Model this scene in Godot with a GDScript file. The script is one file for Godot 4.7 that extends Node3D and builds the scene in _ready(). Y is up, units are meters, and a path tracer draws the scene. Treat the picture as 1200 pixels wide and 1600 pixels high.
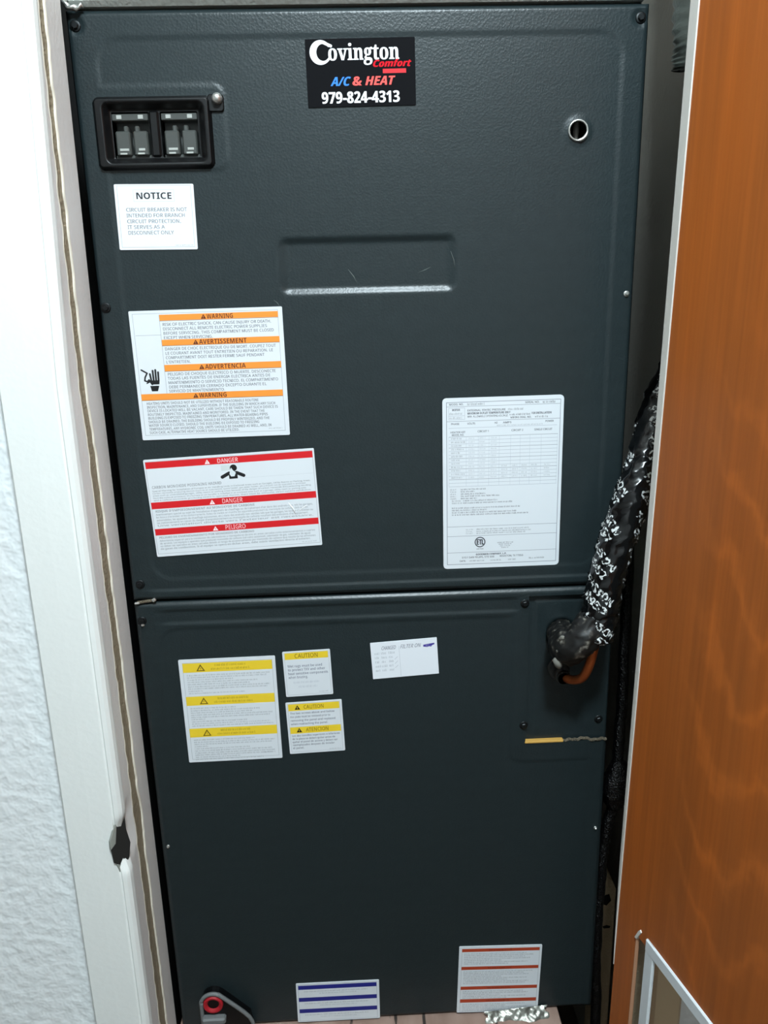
extends Node3D

const UY := 0.45            # height of the air handler's base above the floor
var rng := RandomNumberGenerator.new()
var fonts := []
var names := {}

# ---------------------------------------------------------------- scene set-up
func _ready():
	rng.seed = 7
	var cam := Camera3D.new()
	cam.name = "camera"
	cam.fov = 65.17
	cam.near = 0.02
	cam.position = Vector3(-0.019, UY + 0.9187, 0.8265)
	cam.rotation = Vector3(-0.27395, -0.03471, -0.02449)
	add_child(cam)
	cam.current = true
	var env := Environment.new()
	env.background_mode = Environment.BG_COLOR
	env.background_color = Color(0.02, 0.02, 0.022)
	env.tonemap_mode = Environment.TONE_MAPPER_LINEAR
	env.tonemap_exposure = 1.0
	env.sdfgi_enabled = true
	env.ssao_enabled = true
	env.ssil_enabled = true
	var we := WorldEnvironment.new()
	we.name = "world_environment"
	we.environment = env
	add_child(we)
	ceiling_lamp(Vector3(0.09, 2.385, 0.95), 3.5)
	for f in [["Droid Sans", 400], ["Droid Sans", 700], ["Droid Serif", 700]]:
		var sf := SystemFont.new()
		sf.font_names = PackedStringArray([f[0]])
		sf.font_weight = f[1]
		fonts.append(sf)
	make_materials()
	build_room()
	build_closet()
	build_left_trim()
	build_door()
	build_air_handler()
	build_line_set()
	build_small_things()

# ---------------------------------------------------------------- naming
func numbered(n: String) -> String:
	if not names.has(n):
		names[n] = 0
		return n
	names[n] += 1
	return "%s_%03d" % [n, names[n]]

func tag(o: Node, label: String, category := "", group := ""):
	o.set_meta("label", label)
	if category != "":
		o.set_meta("category", category)
	if group != "":
		o.set_meta("group", group)
	return o

func thing(n: String, label: String, category: String, at: Vector3) -> Node3D:
	var o := Node3D.new()
	o.name = numbered(n)
	add_child(o)
	o.position = at
	tag(o, label, category)
	return o

func part(n: String, mesh: Mesh, m: Material, parent: Node, at := Vector3.ZERO, label := "") -> MeshInstance3D:
	var o := MeshInstance3D.new()
	o.name = n
	o.mesh = mesh
	o.material_override = m
	o.cast_shadow = GeometryInstance3D.SHADOW_CASTING_SETTING_ON
	parent.add_child(o, true)
	o.position = at
	if label != "":
		o.set_meta("label", label)
	return o

func struct(n: String, mesh: Mesh, m: Material, label: String, category: String, at := Vector3.ZERO) -> MeshInstance3D:
	var o := part(n, mesh, m, self, at)
	o.set_meta("kind", "structure")
	tag(o, label, category)
	return o

# ---------------------------------------------------------------- mesh helpers
func begin(flat := true) -> SurfaceTool:
	var st := SurfaceTool.new()
	st.begin(Mesh.PRIMITIVE_TRIANGLES)
	st.set_smooth_group(-1 if flat else 0)
	return st

func finish(st: SurfaceTool) -> ArrayMesh:
	st.generate_normals()
	return st.commit()

func vert(st: SurfaceTool, p: Vector3, uv: Vector2):
	st.set_uv(uv)
	st.add_vertex(p)

# a, b, c counter-clockwise seen from outside
func tri(st: SurfaceTool, a: Vector3, b: Vector3, c: Vector3, ua := Vector2.ZERO, ub := Vector2.ZERO, uc := Vector2.ZERO):
	vert(st, a, ua)
	vert(st, c, uc)
	vert(st, b, ub)

func quad(st: SurfaceTool, a: Vector3, b: Vector3, c: Vector3, d: Vector3):
	tri(st, a, b, c, Vector2(0, 1), Vector2(1, 1), Vector2(1, 0))
	tri(st, a, c, d, Vector2(0, 1), Vector2(1, 0), Vector2(0, 0))

# turned outward from a centre
func tri_out(st: SurfaceTool, a: Vector3, b: Vector3, c: Vector3, from: Vector3):
	if (b - a).cross(c - a).dot((a + b + c) / 3.0 - from) < 0.0:
		tri(st, a, c, b)
	else:
		tri(st, a, b, c)

func box(st: SurfaceTool, c: Vector3, s: Vector3, bev := 0.001, basis := Basis.IDENTITY):
	var h := s / 2.0
	bev = minf(bev, minf(h.x, minf(h.y, h.z)) * 0.9)
	var i := h - Vector3.ONE * bev
	var quads := []
	for ax in 3:
		var u := (ax + 1) % 3
		var w := (ax + 2) % 3
		for sg in [-1.0, 1.0]:
			var q := []
			for k in [[-1, -1], [1, -1], [1, 1], [-1, 1]]:
				var p := Vector3.ZERO
				p[ax] = h[ax] * sg
				p[u] = i[u] * k[0]
				p[w] = i[w] * k[1]
				q.append(p)
			quads.append(q)
			for sg2 in [-1.0, 1.0]:
				var e := []
				for k in [[0, -1], [0, 1], [1, 1], [1, -1]]:
					var p := Vector3.ZERO
					p[ax] = (h[ax] if k[0] == 0 else i[ax]) * sg
					p[u] = (i[u] if k[0] == 0 else h[u]) * sg2
					p[w] = i[w] * k[1]
					e.append(p)
				quads.append(e)
	for q in quads:
		var t := []
		for p in q:
			t.append(c + basis * p)
		tri_out(st, t[0], t[1], t[2], c)
		tri_out(st, t[0], t[2], t[3], c)
	for sx in [-1.0, 1.0]:
		for sy in [-1.0, 1.0]:
			for sz in [-1.0, 1.0]:
				var g := Vector3(sx, sy, sz)
				tri_out(st, c + basis * (Vector3(h.x, i.y, i.z) * g), c + basis * (Vector3(i.x, h.y, i.z) * g), c + basis * (Vector3(i.x, i.y, h.z) * g), c)

func box_mesh(s: Vector3, bev := 0.001) -> ArrayMesh:
	var st := begin()
	box(st, Vector3.ZERO, s, bev)
	return finish(st)

func span(a: Vector3, b: Vector3, bev := 0.001) -> ArrayMesh:   # box between two corners
	var st := begin()
	box(st, (a + b) / 2.0, (b - a).abs(), bev)
	return finish(st)

func rounded(w: float, h: float, r: float, n := 5) -> PackedVector2Array:
	var out := PackedVector2Array()
	for k in 4:
		var c := Vector2((w / 2 - r) * (1 if k == 0 or k == 3 else -1), (h / 2 - r) * (1 if k < 2 else -1))
		for j in n + 1:
			var a := PI / 2 * (k + float(j) / n)
			out.append(c + Vector2(cos(a), sin(a)) * r)
	return out

# polygon (counter-clockwise) from z0 (back) to z1 (front), bevelled at the front
func prism(st: SurfaceTool, poly: PackedVector2Array, z0: float, z1: float, bev := 0.0):
	var lo := poly[0]
	var hi := poly[0]
	for p in poly:
		lo = lo.min(p)
		hi = hi.max(p)
	var uv := func(p: Vector2) -> Vector2: return Vector2((p.x - lo.x) / (hi.x - lo.x), 1.0 - (p.y - lo.y) / (hi.y - lo.y))
	var face := poly
	if bev > 0.0:
		var off := Geometry2D.offset_polygon(poly, -bev)
		var best := PackedVector2Array()
		for p in poly:
			var close: Vector2 = off[0][0]
			for s in off[0].size():
				var c := Geometry2D.get_closest_point_to_segment(p, off[0][s], off[0][(s + 1) % off[0].size()])
				if c.distance_squared_to(p) < close.distance_squared_to(p):
					close = c
			best.append(close)
		face = best
	var ids := Geometry2D.triangulate_polygon(face)
	for k in range(0, ids.size(), 3):
		var a := face[ids[k]]
		var b := face[ids[k + 1]]
		var c := face[ids[k + 2]]
		if (b - a).cross(c - a) < 0:
			var t := b
			b = c
			c = t
		tri(st, Vector3(a.x, a.y, z1), Vector3(b.x, b.y, z1), Vector3(c.x, c.y, z1), uv.call(a), uv.call(b), uv.call(c))
		tri(st, Vector3(a.x, a.y, z0), Vector3(c.x, c.y, z0), Vector3(b.x, b.y, z0), uv.call(a), uv.call(c), uv.call(b))
	for k in poly.size():
		var j := (k + 1) % poly.size()
		var p := poly[k]
		var q := poly[j]
		var zs := z1 - bev
		for t in [[Vector3(p.x, p.y, z0), Vector3(q.x, q.y, z0), Vector3(q.x, q.y, zs), p, q, q], [Vector3(p.x, p.y, z0), Vector3(q.x, q.y, zs), Vector3(p.x, p.y, zs), p, q, p]]:
			tri(st, t[0], t[1], t[2], uv.call(t[3]), uv.call(t[4]), uv.call(t[5]))
		if bev > 0.0:
			quad(st, Vector3(p.x, p.y, zs), Vector3(q.x, q.y, zs), Vector3(face[j].x, face[j].y, z1), Vector3(face[k].x, face[k].y, z1))

# profile of (radius, height) turned round the y axis, or round z when to_z
func lathe(st: SurfaceTool, prof: Array, n := 24, at := Vector3.ZERO, to_z := false):
	var pt := func(k: int, j: int) -> Vector3:
		var a := TAU * j / n
		var r: float = prof[k][0]
		var h: float = prof[k][1]
		return at + (Vector3(cos(a) * r, sin(a) * r, h) if to_z else Vector3(cos(a) * r, h, -sin(a) * r))
	for k in prof.size() - 1:
		for j in n:
			var a: Vector3 = pt.call(k, j)
			var b: Vector3 = pt.call(k, j + 1)
			var c: Vector3 = pt.call(k + 1, j + 1)
			var d: Vector3 = pt.call(k + 1, j)
			if a.distance_to(b) > 1e-7:
				tri(st, a, b, c)
			if c.distance_to(d) > 1e-7:
				tri(st, a, c, d)

func smooth_path(pts: Array, per := 8) -> PackedVector3Array:
	var out := PackedVector3Array()
	for k in pts.size() - 1:
		var p0: Vector3 = pts[maxi(k - 1, 0)]
		var p3: Vector3 = pts[mini(k + 2, pts.size() - 1)]
		for j in per:
			out.append(pts[k].cubic_interpolate(pts[k + 1], p0, p3, float(j) / per))
	out.append(pts[-1])
	return out

# round sweep; rad(t along 0..1, angle) gives the radius; u goes round, v along in metres
func tube(st: SurfaceTool, path: PackedVector3Array, rad: Callable, n := 20, caps := true):
	var rings := []
	var tan := path[1] - path[0]
	var side := tan.cross(Vector3(0.3, 0.1, 1)).normalized()
	var along := 0.0
	var vs := []
	for k in path.size():
		var t := (path[mini(k + 1, path.size() - 1)] - path[maxi(k - 1, 0)]).normalized()
		side = (side - t * side.dot(t)).normalized()
		var up := t.cross(side)
		if k > 0:
			along += path[k].distance_to(path[k - 1])
		vs.append(along)
		var ring := PackedVector3Array()
		for j in n + 1:
			var a := TAU * (j % n) / n
			ring.append(path[k] + (side * cos(a) + up * sin(a)) * float(rad.call(float(k) / (path.size() - 1), a)))
		rings.append(ring)
	for k in path.size() - 1:
		for j in n:
			var u0 := float(j) / n
			var u1 := float(j + 1) / n
			tri(st, rings[k][j], rings[k][j + 1], rings[k + 1][j + 1], Vector2(u0, vs[k]), Vector2(u1, vs[k]), Vector2(u1, vs[k + 1]))
			tri(st, rings[k][j], rings[k + 1][j + 1], rings[k + 1][j], Vector2(u0, vs[k]), Vector2(u1, vs[k + 1]), Vector2(u0, vs[k + 1]))
	if caps:
		for j in n:
			tri(st, path[0], rings[0][j + 1], rings[0][j])
			tri(st, path[-1], rings[-1][j], rings[-1][j + 1])

# pressed sheet: a grid with heights, cells cut out where hole() says so, edges folded back by fold
func sheet(x0: float, x1: float, y0: float, y1: float, step: float, height: Callable, hole: Callable, fold: float) -> ArrayMesh:
	var xs := [x0]
	var ys := [y0]
	var nx := int(ceil((x1 - x0) / step))
	var ny := int(ceil((y1 - y0) / step))
	for i in nx + 1:
		xs.append(lerpf(x0, x1, float(i) / nx))
	for j in ny + 1:
		ys.append(lerpf(y0, y1, float(j) / ny))
	xs.append(x1)
	ys.append(y1)
	var w := xs.size()
	var hgt := ys.size()
	var v := PackedVector3Array()
	var uv := PackedVector2Array()
	v.resize(w * hgt)
	uv.resize(w * hgt)
	for j in hgt:
		for i in w:
			var x: float = xs[i]
			var y: float = ys[j]
			var z: float = height.call(x, y)
			if i == 0 or j == 0 or i == w - 1 or j == hgt - 1:
				z -= fold
			v[j * w + i] = Vector3(x, y, z)
			uv[j * w + i] = Vector2((x - x0) / (x1 - x0), 1.0 - (y - y0) / (y1 - y0))
	var nor := PackedVector3Array()
	nor.resize(w * hgt)
	for j in hgt:
		for i in w:
			var dx := v[j * w + mini(i + 1, w - 1)] - v[j * w + maxi(i - 1, 0)]
			var dy := v[mini(j + 1, hgt - 1) * w + i] - v[maxi(j - 1, 0) * w + i]
			var c := dx.cross(dy)
			nor[j * w + i] = c.normalized() if c.length() > 1e-12 else Vector3(0, 0, 1)
	var idx := PackedInt32Array()
	for j in hgt - 1:
		for i in w - 1:
			if hole.call((xs[i] + xs[i + 1]) / 2.0, (ys[j] + ys[j + 1]) / 2.0):
				continue
			var a := j * w + i
			idx.append_array(PackedInt32Array([a, a + w, a + 1, a + 1, a + w, a + w + 1]))
	var arr := []
	arr.resize(Mesh.ARRAY_MAX)
	arr[Mesh.ARRAY_VERTEX] = v
	arr[Mesh.ARRAY_NORMAL] = nor
	arr[Mesh.ARRAY_TEX_UV] = uv
	arr[Mesh.ARRAY_INDEX] = idx
	var m := ArrayMesh.new()
	m.add_surface_from_arrays(Mesh.PRIMITIVE_TRIANGLES, arr)
	return m

func rr(x: float, y: float, cx: float, cy: float, hx: float, hy: float, r: float) -> float:   # signed distance to a rounded rectangle
	var qx := absf(x - cx) - hx + r
	var qy := absf(y - cy) - hy + r
	return Vector2(maxf(qx, 0), maxf(qy, 0)).length() + minf(maxf(qx, qy), 0) - r

# ---------------------------------------------------------------- materials
func mat(n: String, c: Color, rough := 0.6, metal := 0.0, spec := 0.5) -> StandardMaterial3D:
	var m := StandardMaterial3D.new()
	m.resource_name = n
	m.albedo_color = c
	m.roughness = rough
	m.metallic = metal
	m.metallic_specular = spec
	return m

func noise_tex(kind: int, freq: float, size := 512, oct := 4, sd := 1, inv := false) -> NoiseTexture2D:
	var fn := FastNoiseLite.new()
	fn.noise_type = kind
	fn.frequency = freq
	fn.fractal_octaves = oct
	fn.seed = sd
	var t := NoiseTexture2D.new()
	t.noise = fn
	t.width = size
	t.height = size
	t.seamless = true
	t.invert = inv
	return t

func relief(m: StandardMaterial3D, t: Texture2D, cm: float, scale: float):
	m.heightmap_enabled = true
	m.heightmap_texture = t
	m.heightmap_scale = cm
	m.uv1_triplanar = true
	m.uv1_scale = Vector3.ONE * scale
	return m

var M := {}
func make_materials():
	var plaster := noise_tex(FastNoiseLite.TYPE_SIMPLEX_SMOOTH, 0.018, 512, 3, 5)
	var fine := noise_tex(FastNoiseLite.TYPE_SIMPLEX_SMOOTH, 0.05, 512, 3, 9)
	M.wall = relief(mat("textured wall paint", Color(0.90, 0.91, 0.91), 0.45), plaster, 0.12, 5.5)
	M.hall = mat("dim hallway paint", Color(0.86, 0.86, 0.85), 0.7)
	M.panelling = mat("brown wall panelling", Color(0.36, 0.25, 0.17), 0.6)
	M.white = relief(mat("white gloss paint", Color(0.90, 0.905, 0.89), 0.38), fine, 0.012, 4.0)
	M.jamb = relief(mat("grey white jamb paint", Color(0.90, 0.885, 0.87), 0.5), fine, 0.02, 5.0)
	M.lip = mat("cracked paint edge", Color(0.86, 0.83, 0.77), 0.6)
	M.rawwood = relief(mat("bare weathered wood", Color(0.56, 0.51, 0.42), 0.85), fine, 0.08, 8.0)
	M.gouge = mat("dark splintered wood", Color(0.09, 0.085, 0.07), 0.9)
	M.ceiling = relief(mat("ceiling paint", Color(0.86, 0.86, 0.84), 0.8), plaster, 0.2, 3.0)
	M.floor = relief(mat("beige floor", Color(0.34, 0.29, 0.24), 0.85), fine, 0.2, 6.0)
	M.closet = relief(mat("unpainted closet wall", Color(0.80, 0.78, 0.74), 0.8), fine, 0.05, 4.0)
	M.tan = relief(mat("tan wood casing", Color(0.80, 0.71, 0.58), 0.5), fine, 0.02, 3.0)
	var leather := noise_tex(FastNoiseLite.TYPE_CELLULAR, 0.06, 512, 2, 3)
	M.panel = mat("embossed dark grey painted steel", Color.WHITE, 0.35, 0.0, 0.42)
	M.panel.heightmap_enabled = true
	M.panel.heightmap_texture = leather
	M.panel.heightmap_scale = 0.013
	M.panel.uv1_triplanar = true
	M.panel.uv1_scale = Vector3.ONE * 13.0
	M.panel.albedo_texture = mottled(Color(0.118, 0.153, 0.161), 0.01)
	M.cabinet = mat("dark grey cabinet steel", Color(0.11, 0.13, 0.135), 0.45)
	M.galv = relief(mat("galvanised steel", Color(0.68, 0.70, 0.68), 0.38, 0.25), fine, 0.05, 9.0)
	M.screw = mat("blackened screw", Color(0.10, 0.11, 0.115), 0.4, 0.6)
	M.zinc = mat("bright zinc", Color(0.78, 0.78, 0.76), 0.3, 0.8)
	M.black = mat("black plastic", Color(0.022, 0.025, 0.03), 0.4, 0.0, 0.4)
	M.breaker = mat("grey black breaker plastic", Color(0.24, 0.25, 0.24), 0.4)
	M.breakerlight = mat("light print on breaker", Color(0.62, 0.63, 0.61), 0.5)
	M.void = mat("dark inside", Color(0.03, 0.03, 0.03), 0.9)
	M.copper = relief(mat("tarnished copper", Color(0.72, 0.38, 0.20), 0.38, 0.85), fine, 0.02, 12.0)
	M.solder = mat("grey brazed fitting", Color(0.47, 0.47, 0.46), 0.55, 0.1)
	M.insul = mat("yellow insulation edge", Color(0.74, 0.57, 0.27), 0.85)
	M.rust = relief(mat("corroded bare metal edge", Color(0.50, 0.46, 0.39), 0.45, 0.4), fine, 0.3, 30.0)
	M.foil = mat("crumpled foil tape", Color(0.50, 0.50, 0.47), 0.34, 0.8)
	M.red = mat("red plastic plug", Color(0.62, 0.07, 0.12), 0.5)
	M.pangrey = mat("grey plastic drain pan", Color(0.40, 0.41, 0.41), 0.5)
	M.hose = relief(mat("shiny black tape", Color(0.03, 0.03, 0.035), 0.25), fine, 0.2, 14.0)
	M.duct = relief(mat("pale plastic sleeve", Color(0.66, 0.70, 0.68), 0.35), fine, 0.06, 8.0)
	M.ply = mat("pinkish particle board", Color.WHITE, 0.8)
	M.ply.albedo_texture = board_texture()
	M.stud = relief(mat("rough pale lumber", Color(0.80, 0.71, 0.57), 0.8), fine, 0.1, 9.0)
	M.grille = mat("white enamel", Color(0.84, 0.86, 0.87), 0.4)

func mottled(c: Color, amount: float) -> ImageTexture:
	var fn := FastNoiseLite.new()
	fn.seed = 4
	fn.frequency = 0.02
	var im := Image.create(256, 256, false, Image.FORMAT_RGB8)
	for y in 256:
		for x in 256:
			var d := fn.get_noise_2d(absf(x - 128), absf(y - 128)) * amount
			im.set_pixel(x, y, Color(c.r + d, c.g + d, c.b + d))
	return ImageTexture.create_from_image(im)

func board_texture() -> ImageTexture:
	var fn := FastNoiseLite.new()
	fn.seed = 14
	fn.frequency = 0.02
	var im := Image.create(512, 128, false, Image.FORMAT_RGB8)
	for y in 128:
		for x in 512:
			var d := fn.get_noise_2d(x, y * 3) * 0.1
			var c := Color(0.55 + d, 0.45 + d, 0.40 + d)
			if fn.get_noise_2d(x * 2.2 + 900, y * 1.4) > 0.38:
				c = c.darkened(0.65)
			im.set_pixel(x, y, c)
	return ImageTexture.create_from_image(im)

# ---------------------------------------------------------------- drawing flat print
func ink(im: Image, x: int, y: int, c: Color, a: float):
	if x >= 0 and y >= 0 and x < im.get_width() and y < im.get_height() and a > 0.0:
		im.set_pixel(x, y, im.get_pixel(x, y).lerp(c, minf(a, 1.0)))

func fill(im: Image, x0: float, y0: float, x1: float, y1: float, c: Color):   # in fractions of the picture
	var w := im.get_width()
	var h := im.get_height()
	im.fill_rect(Rect2i(int(x0 * w), int(y0 * h), maxi(1, int((x1 - x0) * w)), maxi(1, int((y1 - y0) * h))), c)

func frame(im: Image, x0: float, y0: float, x1: float, y1: float, c: Color, px := 2):
	var w := im.get_width()
	var h := im.get_height()
	var a := Vector2i(int(x0 * w), int(y0 * h))
	var b := Vector2i(int(x1 * w), int(y1 * h))
	im.fill_rect(Rect2i(a.x, a.y, b.x - a.x, px), c)
	im.fill_rect(Rect2i(a.x, b.y - px, b.x - a.x, px), c)
	im.fill_rect(Rect2i(a.x, a.y, px, b.y - a.y), c)
	im.fill_rect(Rect2i(b.x - px, a.y, px, b.y - a.y), c)

func poly_fill(im: Image, pts: Array, c: Color):   # points in fractions
	var w := im.get_width()
	var h := im.get_height()
	var p := PackedVector2Array()
	var lo := Vector2(1e9, 1e9)
	var hi := -lo
	for q in pts:
		var s := Vector2(q[0] * w, q[1] * h)
		p.append(s)
		lo = lo.min(s)
		hi = hi.max(s)
	for y in range(int(lo.y), int(hi.y) + 1):
		for x in range(int(lo.x), int(hi.x) + 1):
			if Geometry2D.is_point_in_polygon(Vector2(x + 0.5, y + 0.5), p):
				ink(im, x, y, c, 1.0)

func stroke(im: Image, pts: Array, px: float, c: Color):   # thick line, points in fractions
	var w := im.get_width()
	var h := im.get_height()
	for k in pts.size() - 1:
		var a := Vector2(pts[k][0] * w, pts[k][1] * h)
		var b := Vector2(pts[k + 1][0] * w, pts[k + 1][1] * h)
		var lo := a.min(b) - Vector2.ONE * px
		var hi := a.max(b) + Vector2.ONE * px
		for y in range(int(lo.y), int(hi.y) + 1):
			for x in range(int(lo.x), int(hi.x) + 1):
				var q := Vector2(x + 0.5, y + 0.5)
				var d := q.distance_to(Geometry2D.get_closest_point_to_segment(q, a, b))
				ink(im, x, y, c, clampf(px / 2 - d + 0.5, 0, 1))

# text from x0 to x1 (fractions; x1 < 0 keeps the natural width), capital height from y0 to y1
func text(im: Image, s: String, x0: float, y0: float, x1: float, y1: float, c: Color, font := 0, slant := 0.0, alpha := 1.0, bold := 0):
	var ts = TextServerManager.get_primary_interface()
	var w := im.get_width()
	var h := im.get_height()
	var size := maxi(6, int(round((y1 - y0) * h / 0.72)))
	var rid: RID = fonts[font].get_rids()[0]
	var sh = ts.create_shaped_text()
	ts.shaped_text_add_string(sh, s, [rid], size)
	var glyphs = ts.shaped_text_get_glyphs(sh)
	var total := 0.0
	for g in glyphs:
		total += g.advance
	var sx := 1.0 if x1 < 0 else (x1 - x0) * w / maxf(total, 1.0)
	var pen := x0 * w
	var base := y1 * h
	var key := Vector2i(size, 0)
	for g in glyphs:
		var f: RID = g.font_rid
		ts.font_render_glyph(f, key, g.index)
		var n: int = ts.font_get_glyph_texture_idx(f, key, g.index)
		if n >= 0:
			var src: Image = ts.font_get_texture_image(f, key, n)
			var r: Rect2 = ts.font_get_glyph_uv_rect(f, key, g.index)
			var off: Vector2 = ts.font_get_glyph_offset(f, key, g.index)
			var gw: float = r.size.x * sx
			for yy in int(r.size.y):
				var shift := slant * -(off.y + yy)
				for xx in int(ceil(gw)):
					var a := 0.0
					var steps := 1 if sx > 0.75 else 2
					for q in steps:
						var ux := int((xx + (q + 0.5) / steps) / sx)
						if ux < int(r.size.x):
							a += src.get_pixel(int(r.position.x) + ux, int(r.position.y) + yy).a / steps
					for e in bold + 1:
						ink(im, int(pen + off.x * sx + xx + shift) + e, int(base + off.y + yy), c, a * alpha)
		pen += g.advance * sx
	ts.free_rid(sh)

# print too small to read: rows of word-like strokes
func smallprint(im: Image, x0: float, y0: float, x1: float, y1: float, c: Color, alpha := 0.6):
	var w := im.get_width()
	var h := im.get_height()
	var top := int(y0 * h)
	var bot := maxi(top + 3, int(y1 * h))
	var x := int(x0 * w)
	while x < int(x1 * w):
		var word := rng.randi_range(2, 9)
		for k in word:
			var cw := rng.randi_range(3, 5)
			var t := top + (0 if rng.randf() < 0.3 else int((bot - top) * 0.25))
			for y in range(t, bot):
				ink(im, x, y, c, alpha)
				if rng.randf() < 0.35:
					ink(im, x + 1, y, c, alpha * 0.8)
			if rng.randf() < 0.6:
				for q in cw - 1:
					ink(im, x + q, t if rng.randf() < 0.5 else bot - 1, c, alpha)
			x += cw
			if x >= int(x1 * w):
				return
		x += 4

func hazard(im: Image, cx: float, y0: float, y1: float, c: Color, inner: Color):
	var asp := float(im.get_height()) / im.get_width()
	var r := (y1 - y0) * 0.58 * asp
	poly_fill(im, [[cx, y0], [cx + r, y1], [cx - r, y1]], c)
	var ym := lerpf(y0, y1, 0.38)
	fill(im, cx - r * 0.11, ym, cx + r * 0.13, lerpf(y0, y1, 0.74), inner)
	fill(im, cx - r * 0.11, lerpf(y0, y1, 0.82), cx + r * 0.13, lerpf(y0, y1, 0.92), inner)

func picture(w: int, h: int, c := Color(0.83, 0.845, 0.86)) -> Image:
	var im := Image.create(w, h, false, Image.FORMAT_RGB8)
	im.fill(c)
	return im

func sticker(n: String, parent: Node, at: Vector3, w: float, h: float, deg: float, im: Image, label: String, r := 0.0012, rough := 0.38) -> MeshInstance3D:
	var st := begin()
	prism(st, rounded(w, h, r, 3), -0.0006, 0.0004)
	var m := mat(n + " print", Color.WHITE, rough, 0.0, 0.5 if rough < 0.5 else 0.2)
	m.albedo_texture = ImageTexture.create_from_image(im)
	m.texture_repeat = false
	var o := part(n, finish(st), m, parent, at, label)
	o.rotation_degrees.z = deg
	return o

# ---------------------------------------------------------------- lamp and room
func ceiling_lamp(at: Vector3, power: float):
	var o := thing("ceiling_lamp", "round white ceiling lamp with a glowing domed glass shade", "lamp", at)
	var st := begin(false)
	lathe(st, [[0.0, -0.02], [0.15, -0.02], [0.155, -0.005], [0.155, 0.015], [0.0, 0.015]], 40)
	part("base", finish(st), mat("white lamp base", Color(0.85, 0.85, 0.84), 0.4), o)
	var g := begin(false)
	var prof := []
	for k in 9:
		var a := PI / 2 * k / 8
		prof.append([0.14 * sin(a), -0.02 - 0.075 * cos(a)])
	lathe(g, prof, 40)
	var gm := mat("glowing lamp glass", Color(0.9, 0.9, 0.88), 0.4)
	gm.emission_enabled = true
	gm.emission = Color(0.93, 0.98, 1.0)
	gm.emission_energy_multiplier = 1.5
	part("shade", finish(g), gm, o)
	var l := OmniLight3D.new()
	l.name = "lamp_light"
	l.light_color = Color(0.90, 0.968, 1.0)
	l.light_energy = power
	l.omni_range = 8.0
	l.omni_attenuation = 2.0
	l.light_size = 0.09
	l.shadow_enabled = true
	o.add_child(l)
	l.position = Vector3(0, -0.06, 0)

func build_room():
	var T := 0.12
	struct("floor", span(Vector3(-2.8, -T, -0.95), Vector3(1.5, 0, 2.4), 0.0), M.floor, "beige floor of the hallway and closet", "floor")
	struct("ceiling", span(Vector3(-2.8, 2.4, -0.95), Vector3(1.5, 2.4 + T, 2.4), 0.0), M.ceiling, "white painted ceiling above the hallway", "ceiling")
	struct("wall_front", span(Vector3(-2.8, 0, -0.008), Vector3(-0.300, 2.4, 0.09), 0.0), M.wall, "white knockdown textured wall left of the closet opening", "wall")
	struct("wall_front_right", span(Vector3(0.3175, 0, 0.034), Vector3(1.5, 2.4, 0.09), 0.0), M.wall, "white textured wall right of the closet behind the wooden door", "wall")
	struct("wall_header", span(Vector3(-0.300, 2.10, -0.008), Vector3(0.3175, 2.4, 0.09), 0.0), M.wall, "white wall over the closet opening", "wall")
	struct("wall_left", span(Vector3(-2.8 - T, 0, -0.008), Vector3(-2.8, 2.4, 2.4), 0.0), M.panelling, "brown panelled side wall at the left end of the hallway", "wall")
	struct("wall_right", span(Vector3(1.5, 0, -0.008), Vector3(1.5 + T, 2.4, 2.4), 0.0), M.panelling, "brown panelled side wall at the right end of the hallway", "wall")
	struct("wall_back", span(Vector3(-2.8 - T, 0, 2.4), Vector3(1.5 + T, 2.4, 2.4 + T), 0.0), M.hall, "white hallway wall facing the closet", "wall")

func build_closet():
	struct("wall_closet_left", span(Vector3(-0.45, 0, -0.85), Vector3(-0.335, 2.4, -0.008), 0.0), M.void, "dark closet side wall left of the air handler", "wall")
	struct("wall_closet_right", span(Vector3(0.372, 0, -0.85), Vector3(0.48, 2.4, 0.034), 0.0), M.closet, "dark brown grey closet side wall right of the air handler", "wall")
	struct("wall_closet_back", span(Vector3(-0.45, 0, -0.95), Vector3(0.48, 2.4, -0.85), 0.0), M.closet, "dark closet wall behind the air handler", "wall")
	# right jamb and casing, mostly behind the door
	var st := begin()
	box(st, Vector3(0.309, 1.05, 0.060), Vector3(0.017, 2.1, 0.058), 0.002)
	struct("trim_4", finish(st), M.tan, "tan wooden door jamb on the hinge side behind the door", "trim")
	st = begin()
	box(st, Vector3(0.319, 1.08, 0.0975), Vector3(0.036, 2.16, 0.014), 0.004)
	struct("trim_5", finish(st), M.tan, "tan wooden casing seen through the cut-out in the door", "trim")
	st = begin()
	box(st, Vector3(-0.015, 2.132, 0.0975), Vector3(0.61, 0.060, 0.014), 0.004)
	struct("trim_6", finish(st), M.white, "white casing across the top of the closet opening", "trim")

# left casing and jamb: the profile changes a little with height, as the old boards bow
func bow(y: float) -> float:
	return 0.0125 * clampf((y - UY - 0.84) / 0.31, 0.0, 3.0)

func lens_in(y: float) -> float:   # the torn latch recess
	var t := (y - (UY + 0.363)) / 0.034
	return maxf(0.0, 1.0 - t * t)

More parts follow.
